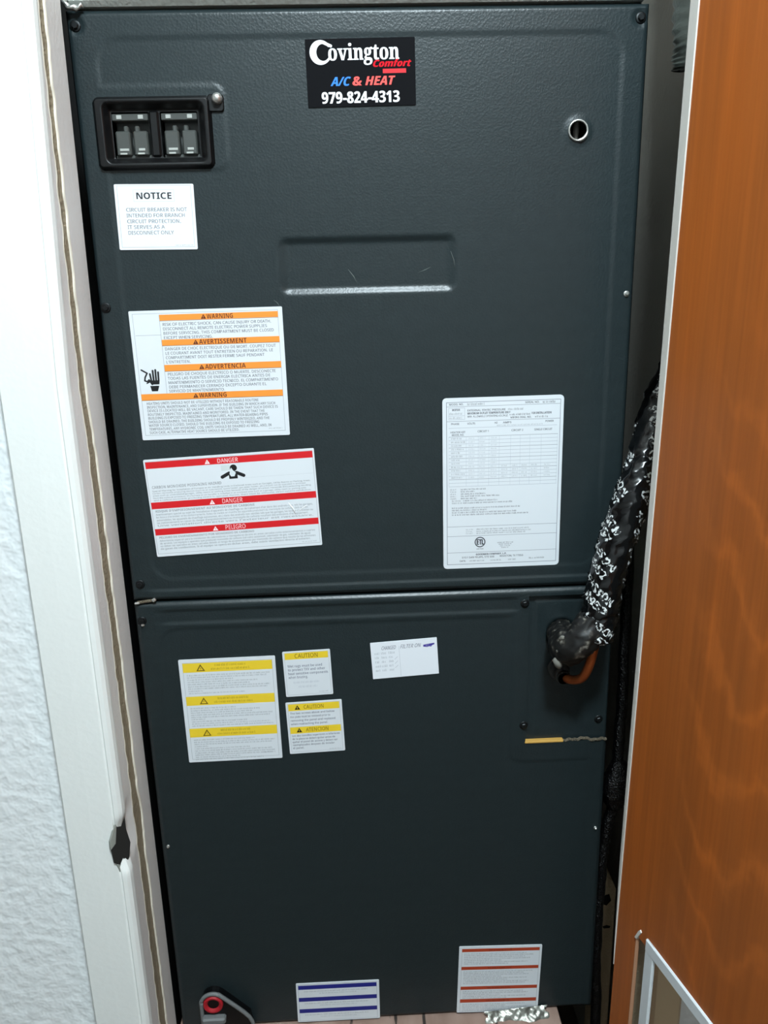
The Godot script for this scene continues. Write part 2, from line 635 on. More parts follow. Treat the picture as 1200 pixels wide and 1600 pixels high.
func strip(y0: float, y1: float, step: float, prof: Callable) -> ArrayMesh:
	var st := begin(false)
	var n := int((y1 - y0) / step)
	var last = null
	for k in n + 1:
		var y := lerpf(y0, y1, float(k) / n)
		var row: Array = prof.call(y)
		if last != null:
			for j in row.size() - 1:
				st.set_smooth_group(j)
				var y2 := lerpf(y0, y1, float(k - 1) / n)
				var a := Vector3(last[j].x, y2, last[j].y)
				var b := Vector3(last[j + 1].x, y2, last[j + 1].y)
				var c := Vector3(row[j + 1].x, y, row[j + 1].y)
				var d := Vector3(row[j].x, y, row[j].y)
				tri(st, a, b, c, Vector2(j, y2), Vector2(j + 1, y2), Vector2(j + 1, y))
				tri(st, a, c, d, Vector2(j, y2), Vector2(j + 1, y), Vector2(j, y))
		last = row
	return finish(st)

func build_left_trim():
	var fn := FastNoiseLite.new()
	fn.seed = 21
	fn.frequency = 28.0
	fn.fractal_octaves = 3
	var jag := func(y: float, o: float) -> float: return fn.get_noise_2d(y, o)
	# z of the split between the two halves of the jamb
	var front := func(y: float) -> float: return lerpf(0.0565, 0.079, clampf((y - UY - 0.80) / 0.35, 0, 1)) + jag.call(y, 0.0) * 0.0035
	var back := func(y: float) -> float: return lerpf(0.0345, 0.066, clampf((y - UY - 0.75) / 0.40, 0, 1)) + jag.call(y, 9.0) * 0.003 - 0.004 * lens_in(y + 0.01) - 0.003 * smoothstep(0.45, 0.10, y - UY)
	var rear := func(y: float) -> float: return lerpf(-0.007, 0.022, clampf((y - UY - 0.80) / 0.35, 0, 1.0))
	var casing := func(y: float) -> Array:
		var b := bow(y)
		var g := lens_in(y) * 0.0085
		var gv := Vector2(0.788, 0.616) * g
		return [Vector2(-0.333 + b, 0.088), Vector2(-0.3315 + b, 0.1025), Vector2(-0.3295 + b, 0.105), Vector2(-0.305 + b, 0.1053), Vector2(-0.2828 + b, 0.105), Vector2(-0.2808 + b, 0.1040) - gv * 0.5, Vector2(-0.2795 + b, 0.1052) - gv * 0.7, Vector2(-0.2752 + b, 0.1045) - gv, Vector2(-0.2722 + b, 0.1015) - gv, Vector2(-0.2712 + b, 0.0965) - gv, Vector2(-0.2712 + b, 0.0935) - gv * 0.9, Vector2(-0.2762 + b, 0.0930)]
	var tr := Node3D.new()
	tr.name = "trim_1"
	add_child(tr)
	tr.set_meta("kind", "structure")
	tag(tr, "white painted door casing at the left of the closet opening, with a torn latch recess", "trim")
	part("casing", strip(0.0, 2.16, 0.006, casing), M.white, tr)
	var jm := Node3D.new()
	jm.name = "trim_2"
	add_child(jm)
	jm.set_meta("kind", "structure")
	tag(jm, "grey white door jamb left of the air handler, split lengthwise by a ragged crack", "trim")
	var jf := func(y: float) -> Array:
		var b := bow(y)
		var f: float = front.call(y)
		var g := lens_in(y) * 0.004
		return [Vector2(-0.2762 + b, 0.0931), Vector2(-0.2758 + b - g, 0.0925), Vector2(-0.2758 + b - g, (0.0925 + f) / 2), Vector2(-0.2757 + b, f + 0.0022)]
	part("jamb_board", strip(0.0, 2.1, 0.004, jf), M.jamb, jm)
	var lf := func(y: float) -> Array:
		var b := bow(y)
		var f: float = front.call(y)
		return [Vector2(-0.2757 + b, f + 0.0022), Vector2(-0.2752 + b, f + 0.001), Vector2(-0.2756 + b, f), Vector2(-0.2770 + b, f - 0.0006)]
	part("paint_edge", strip(0.0, 2.1, 0.004, lf), M.lip, jm, Vector3.ZERO, "cream ragged edge of the paint along the crack")
	var cr := func(y: float) -> Array:
		var b := bow(y)
		var f: float = front.call(y)
		var k: float = minf(back.call(y), f - 0.004)
		var d: float = jag.call(y * 1.7, 4.0) * 0.0012
		return [Vector2(-0.2769 + b, f + 0.0004), Vector2(-0.2773 + b + d * 0.6, lerpf(f, k, 0.3)), Vector2(-0.2775 + b - d * 0.6, lerpf(f, k, 0.7)), Vector2(-0.2769 + b, k - 0.0006)]
	part("bare_wood", strip(0.0, 2.1, 0.004, cr), M.rawwood, jm, Vector3.ZERO, "brown bare wood inside the crack")
	var lb := func(y: float) -> Array:
		var b := bow(y)
		var k: float = minf(back.call(y), front.call(y) - 0.004)
		return [Vector2(-0.2772 + b, k), Vector2(-0.2757 + b, k - 0.0004), Vector2(-0.2751 + b, k - 0.0016), Vector2(-0.2754 + b, k - 0.0030)]
	part("paint_edge", strip(0.0, 2.1, 0.004, lb), M.lip, jm, Vector3.ZERO, "cream ragged edge of the paint along the crack")
	var jb := func(y: float) -> Array:
		var b := bow(y)
		var k: float = minf(back.call(y), front.call(y) - 0.004)
		var r: float = rear.call(y)
		return [Vector2(-0.2754 + b, k - 0.0030), Vector2(-0.2756 + b, (k + r) / 2), Vector2(-0.2757 + b, r + 0.001), Vector2(-0.2765 + b, r), Vector2(-0.320 + b, r - 0.001)]
	part("jamb_board", strip(0.0, 2.1, 0.004, jb), M.jamb, jm)
	# wall edge behind the jamb
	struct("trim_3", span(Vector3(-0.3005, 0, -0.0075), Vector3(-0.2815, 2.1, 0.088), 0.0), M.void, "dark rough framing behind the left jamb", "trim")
	# torn latch recess: dark hole through casing edge and jamb, with pale flakes round it
	var y0 := UY + 0.365
	var st := begin()
	prism(st, PackedVector2Array([Vector2(-0.0055, 0.040), Vector2(-0.0120, 0.020), Vector2(-0.0165, 0.004), Vector2(-0.0205, -0.002), Vector2(-0.0190, -0.020), Vector2(-0.0130, -0.026), Vector2(-0.0085, -0.020), Vector2(-0.005, -0.029), Vector2(-0.001, -0.024), Vector2(0.0025, -0.008), Vector2(-0.0005, 0.010), Vector2(-0.0005, 0.026)]), 0.0, 0.0018, 0.0004)
	var g := part("latch_recess", finish(st), M.gouge, tr, Vector3(-0.2742, y0, 0.092), "black torn latch hole")
	g.rotation_degrees = Vector3(0, 52, 0)
	st = begin()
	prism(st, PackedVector2Array([Vector2(-0.0100, 0.030), Vector2(-0.0215, 0.008), Vector2(-0.0215, -0.002), Vector2(-0.0150, 0.002)]), 0.0, 0.0021, 0.0003)
	prism(st, PackedVector2Array([Vector2(-0.0170, -0.023), Vector2(-0.0105, -0.0255), Vector2(-0.0082, -0.020), Vector2(-0.004, -0.0290), Vector2(-0.003, -0.038), Vector2(-0.0075, -0.047), Vector2(-0.0145, -0.034)]), 0.0, 0.0016, 0.0003)
	var fl := part("torn_flake", finish(st), mat("torn grey flake", Color(0.55, 0.56, 0.53), 0.6), tr, Vector3(-0.2742, y0, 0.092), "grey torn flakes round the latch hole")
	fl.rotation_degrees = Vector3(0, 52, 0)

# ---------------------------------------------------------------- door on the right
func door_texture() -> ImageTexture:
	var w := 640
	var h := 1600
	var fn := FastNoiseLite.new()
	fn.seed = 33
	fn.frequency = 1.0
	fn.fractal_octaves = 3
	var im := Image.create(w, h, false, Image.FORMAT_RGB8)
	for y in h:
		var v := 2.03 * (1.0 - (y + 0.5) / h)
		for x in w:
			var u := 0.61 * (x + 0.5) / w
			var grain := fn.get_noise_2d(u * 220.0, v * 5.0) * 0.5 + fn.get_noise_2d(u * 60.0 + 50.0, v * 1.6) * 0.7
			var warp := fn.get_noise_2d(u * 9.0 + 7.0, v * 3.0)
			# cathedral figure about the heart of the board
			var du := u - 0.148 + warp * 0.012
			var ring := v - 20.0 * du * du / (1.0 + 60.0 * du * du * 4.0) + warp * 0.05
			var band := pow(0.5 + 0.5 * sin(ring * 82.0 + fn.get_noise_2d(u * 30.0, v * 30.0) * 1.0), 5.0)
			var where := smoothstep(0.10, 0.035, absf(du)) * smoothstep(1.40, 1.15, v) * smoothstep(0.60, 0.85, v)
			var k := 1.0 + grain * 0.085 + (band - 0.25) * 0.11 * where
			var c := Color(0.635, 0.342, 0.142)
			var t := fn.get_noise_2d(u * 14.0 + 80.0, v * 2.0) * 0.04
			im.set_pixel(x, y, Color((c.r + t) * k, (c.g + t * 0.3) * k, (c.b - t * 0.2) * k))
	return ImageTexture.create_from_image(im)

func build_door():
	var d := Node3D.new()
	d.name = "door_1"
	add_child(d)
	d.set_meta("kind", "structure")
	tag(d, "open reddish brown wooden closet door at the right with a vent cut-out", "door")
	var u := Vector3(0.22545, -0.00306, 0.97425)
	var v := Vector3(0.01359, 0.99991, 0.0)
	d.transform = Transform3D(Basis(u, v, u.cross(v)), Vector3(0.24302, 0.012, 0.11))
	var wood := mat("stained veneer", Color.WHITE, 0.48, 0.0, 0.28)
	wood.albedo_texture = door_texture()
	# slab with a rectangular hole: outline split in four panels of one mesh, front skin, back skin, core gap between
	var W := 0.61
	var H := 2.03
	var hx0 := 0.0355
	var hx1 := 0.46
	var hy0 := 0.25
	var hy1 := 0.693
	var st := begin()
	var face := func(z: float, flip: bool):
		for r in [[0.0, 0.0, hx0 if z > -0.01 else 0.022, H], [hx1, 0.0, W, H], [(hx0 if z > -0.01 else 0.022), hy1 + (0.0 if z > -0.01 else 0.02), hx1, H], [(hx0 if z > -0.01 else 0.022), 0.0, hx1, hy0]]:
			var a := Vector3(r[0], r[1], z)
			var b := Vector3(r[2], r[1], z)
			var c := Vector3(r[2], r[3], z)
			var e := Vector3(r[0], r[3], z)
			var t := func(p: Vector3) -> Vector2: return Vector2(p.x / W, 1.0 - p.y / H)
			if flip:
				tri(st, a, c, b, t.call(a), t.call(c), t.call(b))
				tri(st, a, e, c, t.call(a), t.call(e), t.call(c))
			else:
				tri(st, a, b, c, t.call(a), t.call(b), t.call(c))
				tri(st, a, c, e, t.call(a), t.call(c), t.call(e))
	face.call(0.0, false)
	face.call(-0.004, true)
	face.call(-0.031, false)
	face.call(-0.035, true)
	for z in [[-0.035, 0.0]]:
		var p := [Vector2(0, 0), Vector2(W, 0), Vector2(W, H), Vector2(0, H)]
		for k in 4:
			var a: Vector2 = p[k]
			var b: Vector2 = p[(k + 1) % 4]
			quad(st, Vector3(a.x, a.y, z[0]), Vector3(b.x, b.y, z[0]), Vector3(b.x, b.y, z[1]), Vector3(a.x, a.y, z[1]))
	var hp := [Vector2(hx0, hy0), Vector2(hx0, hy1), Vector2(hx1, hy1), Vector2(hx1, hy0)]
	for z in [[-0.004, 0.0]]:
		for k in 4:
			var a: Vector2 = hp[k]
			var b: Vector2 = hp[(k + 1) % 4]
			quad(st, Vector3(a.x, a.y, z[0]), Vector3(b.x, b.y, z[0]), Vector3(b.x, b.y, z[1]), Vector3(a.x, a.y, z[1]))
	part("door_slab", finish(st), wood, d)
	st = begin()
	box(st, Vector3(0.012, H / 2, -0.0175), Vector3(0.020, H - 0.01, 0.026), 0.0)
	box(st, Vector3(W - 0.015, H / 2, -0.0175), Vector3(0.026, H - 0.01, 0.026), 0.0)
	box(st, Vector3(W / 2, H - 0.05, -0.0175), Vector3(W - 0.06, 0.08, 0.026), 0.0)
	part("door_core", finish(st), M.rawwood, d)
	# unpainted pale edge strip along the hinge side, narrowing towards the floor
	st = begin()
	prism(st, PackedVector2Array([Vector2(-0.004, 0.75), Vector2(-0.0005, 0.62), Vector2(0.0002, 0.75), Vector2(0.0032, 1.1), Vector2(0.0062, 1.4), Vector2(0.0085, 1.7), Vector2(0.0095, 2.03), Vector2(-0.004, 2.03)]), -0.034, 0.0012, 0.0004)
	part("edge_band", finish(st), mat("pale edge band", Color(0.78, 0.76, 0.73), 0.5), d, Vector3.ZERO, "white painted edge of the door")
	st = begin()
	prism(st, PackedVector2Array([Vector2(0.0335, 0.6885), Vector2(0.0370, 0.6890), Vector2(0.0440, 0.7030), Vector2(0.0420, 0.7050), Vector2(0.0390, 0.7010)]), -0.002, 0.0014, 0.0003)
	part("splinter", finish(st), mat("pale splinter", Color(0.85, 0.83, 0.80), 0.6), d, Vector3.ZERO, "pale splinter at the corner of the cut-out")
	st = begin()
	prism(st, PackedVector2Array([Vector2(hx0 - 0.0016, hy0), Vector2(hx0 + 0.0004, hy0), Vector2(hx0 + 0.0004, hy1 - 0.004), Vector2(hx0 - 0.0006, hy1 - 0.006)]), -0.0035, 0.0003)
	part("cut_edge", finish(st), mat("raw cut veneer", Color(0.70, 0.52, 0.40), 0.7), d, Vector3.ZERO, "pale raw edge of the cut-out")
	# white vent frame set in the cut-out
	st = begin()
	var fx0 := 0.0535
	var fx1 := 0.44
	var fy1 := 0.7055
	var bw := 0.0145
	box(st, Vector3(fx0 + bw / 2, (fy1 + 0.27) / 2, 0.0), Vector3(bw, fy1 - 0.27, 0.004), 0.0012)
	box(st, Vector3(fx1 - bw / 2, (fy1 + 0.27) / 2, 0.0), Vector3(bw, fy1 - 0.27, 0.004), 0.0012)
	box(st, Vector3((fx0 + fx1) / 2, fy1 - bw / 2, 0.0003), Vector3(fx1 - fx0, bw, 0.004), 0.0012)
	box(st, Vector3((fx0 + fx1) / 2, 0.27 + bw / 2, 0.0003), Vector3(fx1 - fx0, bw, 0.004), 0.0012)
	part("vent_frame", finish(st), M.grille, d, Vector3.ZERO, "white vent frame in the cut-out")

# ---------------------------------------------------------------- air handler
func screw_mesh(r: float) -> ArrayMesh:
	var st := begin(false)
	lathe(st, [[r * 1.25, 0.0], [r * 1.25, 0.0006], [r * 1.05, 0.0010], [r * 0.72, 0.0011]], 18, Vector3.ZERO, true)
	st.set_smooth_group(-1)
	var hex := PackedVector2Array()
	for k in 6:
		hex.append(Vector2.from_angle(TAU * k / 6.0 + 0.2) * r * 0.78)
	prism(st, hex, 0.0008, 0.0032, 0.0005)
	return finish(st)

const FZ := -0.0007   # level of the pressed field of both panels

func build_air_handler():
	var a := thing("air_handler", "tall dark grey steel air handler covered in warning stickers, standing in the closet", "air handler", Vector3(0, UY, 0))
	# cabinet shell: sides, back, top, and the front flanges behind the panels
	var st := begin()
	box(st, Vector3(-0.2635, 0.595, -0.275), Vector3(0.004, 1.19, 0.51), 0.001)
	box(st, Vector3(0.2635, 0.595, -0.275), Vector3(0.004, 1.19, 0.51), 0.001)
	box(st, Vector3(0, 0.595, -0.53), Vector3(0.531, 1.19, 0.004), 0.001)
	box(st, Vector3(0, 1.19, -0.275), Vector3(0.531, 0.004, 0.51), 0.001)
	box(st, Vector3(0, 0.003, -0.275), Vector3(0.531, 0.004, 0.51), 0.001)
	box(st, Vector3(0, 0.593, -0.028), Vector3(0.523, 0.05, 0.006), 0.001)
	part("cabinet", finish(st), M.cabinet, a)
	st = begin()
	box(st, Vector3(0.0, 1.180, -0.010), Vector3(0.530, 0.0255, 0.028), 0.004)
	part("top_flange", finish(st), M.galv, a, Vector3.ZERO, "bare galvanised flange above the upper panel")
	st = begin(false)
	tube(st, smooth_path([Vector3(-0.2655, 1.1725, 0.004), Vector3(-0.2625, 1.1668, 0.0055), Vector3(-0.256, 1.1652, 0.005), Vector3(-0.249, 1.1675, 0.004)], 6), func(t, an): return 0.0022 + 0.0009 * sin(t * 19.0 + an * 2.0), 10)
	part("bent_corner", finish(st), M.zinc, a, Vector3.ZERO, "bright bent metal corner of the flange")
	upper_panel(a)
	lower_panel(a)
	breakers(a)
	drain_boss(a)

func upper_panel(a: Node3D):
	var ph := func(x: float, y: float) -> float:
		var e := rr(x, y, 0, 0.880, 0.2665, 0.2847, 0.003)
		var z := -0.0025 * smoothstep(-0.0035, 0.0, e)
		var f := rr(x, y, 0.0005, 0.8805, 0.2430, 0.2615, 0.022)
		f = maxf(f, -rr(x, y, -0.22, 1.0665, 0.0905, 0.0365, 0.010))
		z += FZ * smoothstep(0.0028, -0.0028, f)
		var hd := absf(y - 0.9400) - 0.0240
		z -= 0.0029 * smoothstep(0.0042, -0.0042, hd + 0.004 * smoothstep(0.082, 0.090, absf(x))) * smoothstep(0.091, 0.076, absf(x))
		z += 0.0014 * smoothstep(0.6075, 0.6050, y) * smoothstep(0.262, 0.235, absf(x))
		var s := Vector2(absf(x) - 0.2592, y - 1.1528).length()
		z -= 0.0016 * smoothstep(0.010, 0.004, s)
		z += 0.0011 * smoothstep(0.016, 0.008, Vector2(x - 0.2039, y - 1.058).length())
		return z
	var hole := func(x: float, y: float) -> bool:
		return Vector2(x - 0.2039, y - 1.058).length() < 0.0085 or rr(x, y, -0.1966, 1.062, 0.046, 0.024, 0.002) < 0
	var p := part("upper_access_panel", sheet(-0.2665, 0.2665, 0.5953, 1.1647, 0.0015, ph, hole, 0.016), M.panel, a)
	# stickers
	var black := Color(0.05, 0.05, 0.06)
	var grey := Color(0.30, 0.31, 0.33)
	var im := picture(960, 541, Color(0.045, 0.05, 0.06))
	company_print(im)
	sticker("company_sticker", p, Vector3(-0.0016, 1.1107, FZ + 0.0006), 0.1011, 0.0570, 0.5, im, "black contractor sticker with large white lettering and a phone number", 0.0008, 0.75)
	im = picture(450, 356, Color(0.85, 0.865, 0.885))
	frame(im, 0.035, 0.02, 0.965, 0.965, Color(0.6, 0.62, 0.64), 2)
	frame(im, 0.235, 0.085, 0.750, 0.265, Color(0.68, 0.70, 0.72), 2)
	text(im, "NOTICE", 0.262, 0.125, 0.722, 0.225, black, 1, 0.0, 0.9)
	var rows := [["CIRCUIT BREAKER IS NOT", 0.900], ["INTENDED FOR BRANCH", 0.870], ["CIRCUIT PROTECTION.", 0.815], ["IT SERVES AS A", 0.600], ["DISCONNECT ONLY", 0.710]]
	for k in 5:
		text(im, rows[k][0], 0.125, 0.360 + 0.0875 * k, rows[k][1], 0.415 + 0.0875 * k, grey, 0, 0.0, 0.9)
	smallprint(im, 0.72, 0.925, 0.95, 0.945, grey, 0.5)
	sticker("notice_sticker", p, Vector3(-0.2024, 0.9883, FZ + 0.0006), 0.0750, 0.0594, -0.7, im, "small white sticker headed NOTICE below the circuit breaker")
	im = picture(910, 776)
	warning_print(im)
	sticker("warning_sticker", p, Vector3(-0.1623, 0.8372, FZ + 0.0006), 0.1516, 0.1293, 0.4, im, "large white sticker with four orange WARNING bands and an electric shock hand")
	im = picture(1000, 600)
	danger_print(im)
	sticker("danger_sticker", p, Vector3(-0.1488, 0.7015, FZ + 0.0006), 0.1777, 0.1065, 2.3, im, "white sticker with three red DANGER bands at the lower left of the upper panel", 0.0012, 0.3)
	st_tape(p)
	im = picture(760, 1118)
	rating_print(im)
	sticker("rating_label", p, Vector3(0.1368, 0.7128, FZ + 0.0006), 0.1272, 0.1871, 0.2, im, "tall white rating label with a printed table and round certification mark", 0.004)
	# screws and the knocked-out hole
	var sm := screw_mesh(0.0040)
	for s in [Vector3(-0.2600, 0.9052, 0.0), Vector3(-0.2570, 0.6141, 0.0), Vector3(-0.2590, 1.1525, -0.0014), Vector3(0.2590, 1.1531, -0.0014)]:
		part("screw", sm, M.screw, p, s)
	part("screw", screw_mesh(0.0024), M.zinc, p, Vector3(0.2596, 0.9062, 0.0), "small bright screw at the right edge")
	var st := begin(false)
	var ring := PackedVector3Array()
	for k in 25:
		var an := TAU * k / 24.0
		ring.append(Vector3(cos(an) * 0.0089, sin(an) * 0.0089, 0.0012))
	tube(st, ring, func(t, an): return 0.0010 + (0.0007 if absf(t - 0.86) < 0.08 else 0.0), 8, false)
	part("hole_rim", finish(st), M.zinc, p, Vector3(0.2039, 1.058, 0), "bright bare rim of the knocked-out hole")
	st = begin(false)
	lathe(st, [[0.0, -0.032], [0.0125, -0.032], [0.0125, -0.001]], 20, Vector3.ZERO, true)
	lathe(st, [[0.0125, -0.001], [0.0125, -0.032], [0.0, -0.032]], 20, Vector3.ZERO, true)
	part("hole_well", finish(st), M.void, p, Vector3(0.2039, 1.058, 0))
	st = begin(false)
	tube(st, PackedVector3Array([Vector3(0.002, -0.012, -0.016), Vector3(0.0025, 0.012, -0.016)]), func(t, an): return 0.003, 12)
	part("inner_wire", finish(st), mat("grey wire sleeve", Color(0.45, 0.43, 0.41), 0.5), p, Vector3(0.2039, 1.058, 0), "grey wire seen inside the hole")
	# scuffs on the paint
	var scuffpaint := mat("pale scuffed paint", Color(0.36, 0.38, 0.37), 0.6)
	for s in [[-0.020, 0.9365, -0.011, 0.922, 0.0007], [0.063, 0.937, 0.048, 0.931, 0.0005], [0.082, 0.951, 0.086, 0.934, 0.0005], [-0.095, 0.909, -0.089, 0.902, 0.0005], [-0.013, 0.918, -0.010, 0.914, 0.0005]]:
		var z := (FZ - 0.0029 if absf(s[0]) < 0.07 else FZ) - 0.0001
		st = begin(false)
		tube(st, PackedVector3Array([Vector3(s[0], s[1], z), Vector3((s[0] + s[2]) / 2 + 0.001, (s[1] + s[3]) / 2, z), Vector3(s[2], s[3], z)]), func(t, an): return s[4] * (0.2 + sin(PI * clampf(t, 0.05, 0.95))) * 0.55, 6)
		part("scuff", finish(st), scuffpaint, p, Vector3.ZERO, "pale scratch near the pressed handle")

func st_tape(p: Node):   # clear tape crease on the danger sticker
	var st := begin(false)
	tube(st, PackedVector3Array([Vector3(-0.0920, 0.7005, 0.0), Vector3(-0.0875, 0.6940, 0.0002), Vector3(-0.0845, 0.6870, 0.0)]), func(t, an): return 0.0008 * (0.3 + sin(PI * clampf(t, 0.05, 0.95))), 8)
	tube(st, PackedVector3Array([Vector3(-0.0845, 0.6875, 0.0), Vector3(-0.0770, 0.6940, 0.0001), Vector3(-0.0700, 0.6985, 0.0)]), func(t, an): return 0.00045 * (0.3 + sin(PI * clampf(t, 0.05, 0.95))), 8)
	part("tape_crease", finish(st), mat("clear tape crease", Color(0.88, 0.88, 0.88), 0.3), p, Vector3.ZERO, "white crease in the clear tape over the red sticker")

func company_print(im: Image):
	var w := Color(0.94, 0.95, 0.96)
	var red := Color(0.80, 0.10, 0.15)
	var pink := Color(0.93, 0.36, 0.34)
	# big initial C: an open blackletter ring, thick on the left
	var asp := float(im.get_height()) / im.get_width()
	var cx := 0.148
	var cy := 0.195
	for k in 90:
		var t := deg_to_rad(38.0 + 284.0 * k / 89.0)
		var thick := 18.0 + 40.0 * pow(absf(cos((t - PI) * 0.62)), 2.0)
		var q := [cx + cos(t) * 0.082 * (0.98), cy - sin(t) * 0.150]
		stroke(im, [q, [q[0] + 0.001, q[1]]], thick, w)
	stroke(im, [[0.155, 0.045], [0.232, 0.105]], 24.0, w)
	text(im, "ovington", 0.200, 0.085, 0.855, 0.315, w, 2, 0.0, 1.0, 4)
	text(im, "Comfort", 0.600, 0.325, 0.950, 0.425, red, 1, 0.35, 1.0, 4)
	fill(im, 0.700, 0.455, 0.915, 0.520, Color(0.78, 0.22, 0.24))
	text(im, "A/C", 0.215, 0.560, 0.385, 0.690, Color(0.25, 0.50, 0.85), 1, 0.3, 1.0, 4)
	text(im, "&", 0.410, 0.560, 0.500, 0.690, pink, 1, 0.15, 1.0, 4)
	text(im, "HEAT", 0.525, 0.560, 0.790, 0.690, pink, 1, 0.3, 1.0, 4)
	text(im, "979-824-4313", 0.125, 0.780, 0.850, 0.950, w, 1, 0.0, 1.0, 4)

func warning_print(im: Image):
	var orange := Color(0.91, 0.55, 0.20)
	var brown := Color(0.33, 0.14, 0.06)
	var ln := Color(0.55, 0.57, 0.60)
	var tx := Color(0.24, 0.25, 0.27)
	frame(im, 0.022, 0.022, 0.972, 0.965, ln, 2)
	for b in [[0.195, 0.034, 0.079], [0.195, 0.222, 0.268], [0.195, 0.414, 0.463], [0.024, 0.636, 0.685]]:
		fill(im, b[0], b[1], 0.972, b[2], orange)
		fill(im, b[0], b[2], 0.972, b[2] + 0.003, brown)
	fill(im, 0.195, 0.034, 0.198, 0.636, ln)
	fill(im, 0.03, 0.183, 0.195, 0.186, ln)
	var heads := [["WARNING", 0.505, 0.680, 0.040], ["AVERTISSEMENT", 0.440, 0.755, 0.229], ["ADVERTENCIA", 0.465, 0.735, 0.421], ["WARNING", 0.408, 0.595, 0.643]]
	for h in heads:
		text(im, h[0], h[1], h[3], h[2], h[3] + 0.034, brown, 1, 0.0, 0.95)
		hazard(im, h[1] - 0.022, h[3] - 0.002, h[3] + 0.034, brown, orange)
	var blocks := [[0.212, 0.096, 0.0335, ["RISK OF ELECTRIC SHOCK. CAN CAUSE INJURY OR DEATH.", "DISCONNECT ALL REMOTE ELECTRIC POWER SUPPLIES", "BEFORE SERVICING. THIS COMPARTMENT MUST BE CLOSED", "EXCEPT WHEN SERVICING."], [0.925, 0.895, 0.940, 0.535]],
		[0.212, 0.282, 0.0335, ["DANGER DE CHOC ELECTRIQUE OU DE MORT. COUPEZ TOUT", "LE COURANT AVANT TOUT ENTRETIEN OU REPARATION. LE", "COMPARTIMENT DOIT RESTER FERME SAUF PENDANT", "L'ENTRETIEN."], [0.945, 0.925, 0.865, 0.375]],
		[0.212, 0.476, 0.0330, ["PELIGRO DE CHOQUE ELECTRICO O MUERTE. DESCONECTE", "TODAS LAS FUENTES DE ENERGIA ELECTRICA ANTES DE", "MANTENIMIENTO O SERVICIO TECNICO. EL COMPARTIMENTO", "DEBE PERMANECER CERRADO EXCEPTO DURANTE EL", "SERVICIO DE MANTENIMIENTO."], [0.935, 0.895, 0.945, 0.865, 0.585]],
		[0.052, 0.702, 0.0290, ["HEATING UNITS SHOULD NOT BE UTILIZED WITHOUT REASONABLE ROUTINE", "INSPECTION, MAINTENANCE, AND SUPERVISION. IF THE BUILDING IN WHICH ANY SUCH", "DEVICE IS LOCATED WILL BE VACANT, CARE SHOULD BE TAKEN THAT SUCH DEVICE IS", "ROUTINELY INSPECTED, MAINTAINED AND MONITORED. IN THE EVENT THAT THE", "BUILDING IS EXPOSED TO FREEZING TEMPERATURES, ALL WATER-BEARING PIPES", "SHOULD BE DRAINED, THE BUILDING SHOULD BE PROPERLY WINTERIZED, AND THE", "WATER SOURCE CLOSED. SHOULD THE BUILDING BE EXPOSED TO FREEZING", "TEMPERATURES, ANY HYDRONIC COIL UNITS SHOULD BE DRAINED AS WELL, AND, IN", "SUCH CASE, ALTERNATIVE HEAT SOURCE SHOULD BE UTILIZED."], [0.805, 0.915, 0.930, 0.840, 0.860, 0.870, 0.800, 0.880, 0.660]]]
	for b in blocks:
		for k in b[3].size():
			var y: float = b[1] + b[2] * k
			text(im, b[3][k], b[0], y, b[4][k], y + b[2] * 0.66, tx, 0, 0.0, 0.9)
	smallprint(im, 0.86, 0.935, 0.95, 0.947, tx, 0.4)
	# electric shock: a jagged arc beside an open hand
	var k := Color(0.07, 0.07, 0.08)
	stroke(im, [[0.042, 0.447], [0.078, 0.473], [0.062, 0.505], [0.058, 0.530], [0.082, 0.543]], 9.0, k)
	stroke(im, [[0.070, 0.552], [0.086, 0.543], [0.078, 0.530]], 6.0, k)
	for f in [[0.102, 0.540, 0.096, 0.480], [0.117, 0.535, 0.116, 0.455], [0.133, 0.535, 0.134, 0.450], [0.149, 0.538, 0.151, 0.468]]:
		stroke(im, [[f[0], f[1]], [f[2], f[3]]], 11.0, k)
	stroke(im, [[0.105, 0.560], [0.086, 0.525]], 10.0, k)
	poly_fill(im, [[0.098, 0.530], [0.156, 0.530], [0.152, 0.562], [0.106, 0.562]], k)
	poly_fill(im, [[0.090, 0.572], [0.150, 0.572], [0.138, 0.615], [0.098, 0.615]], k)

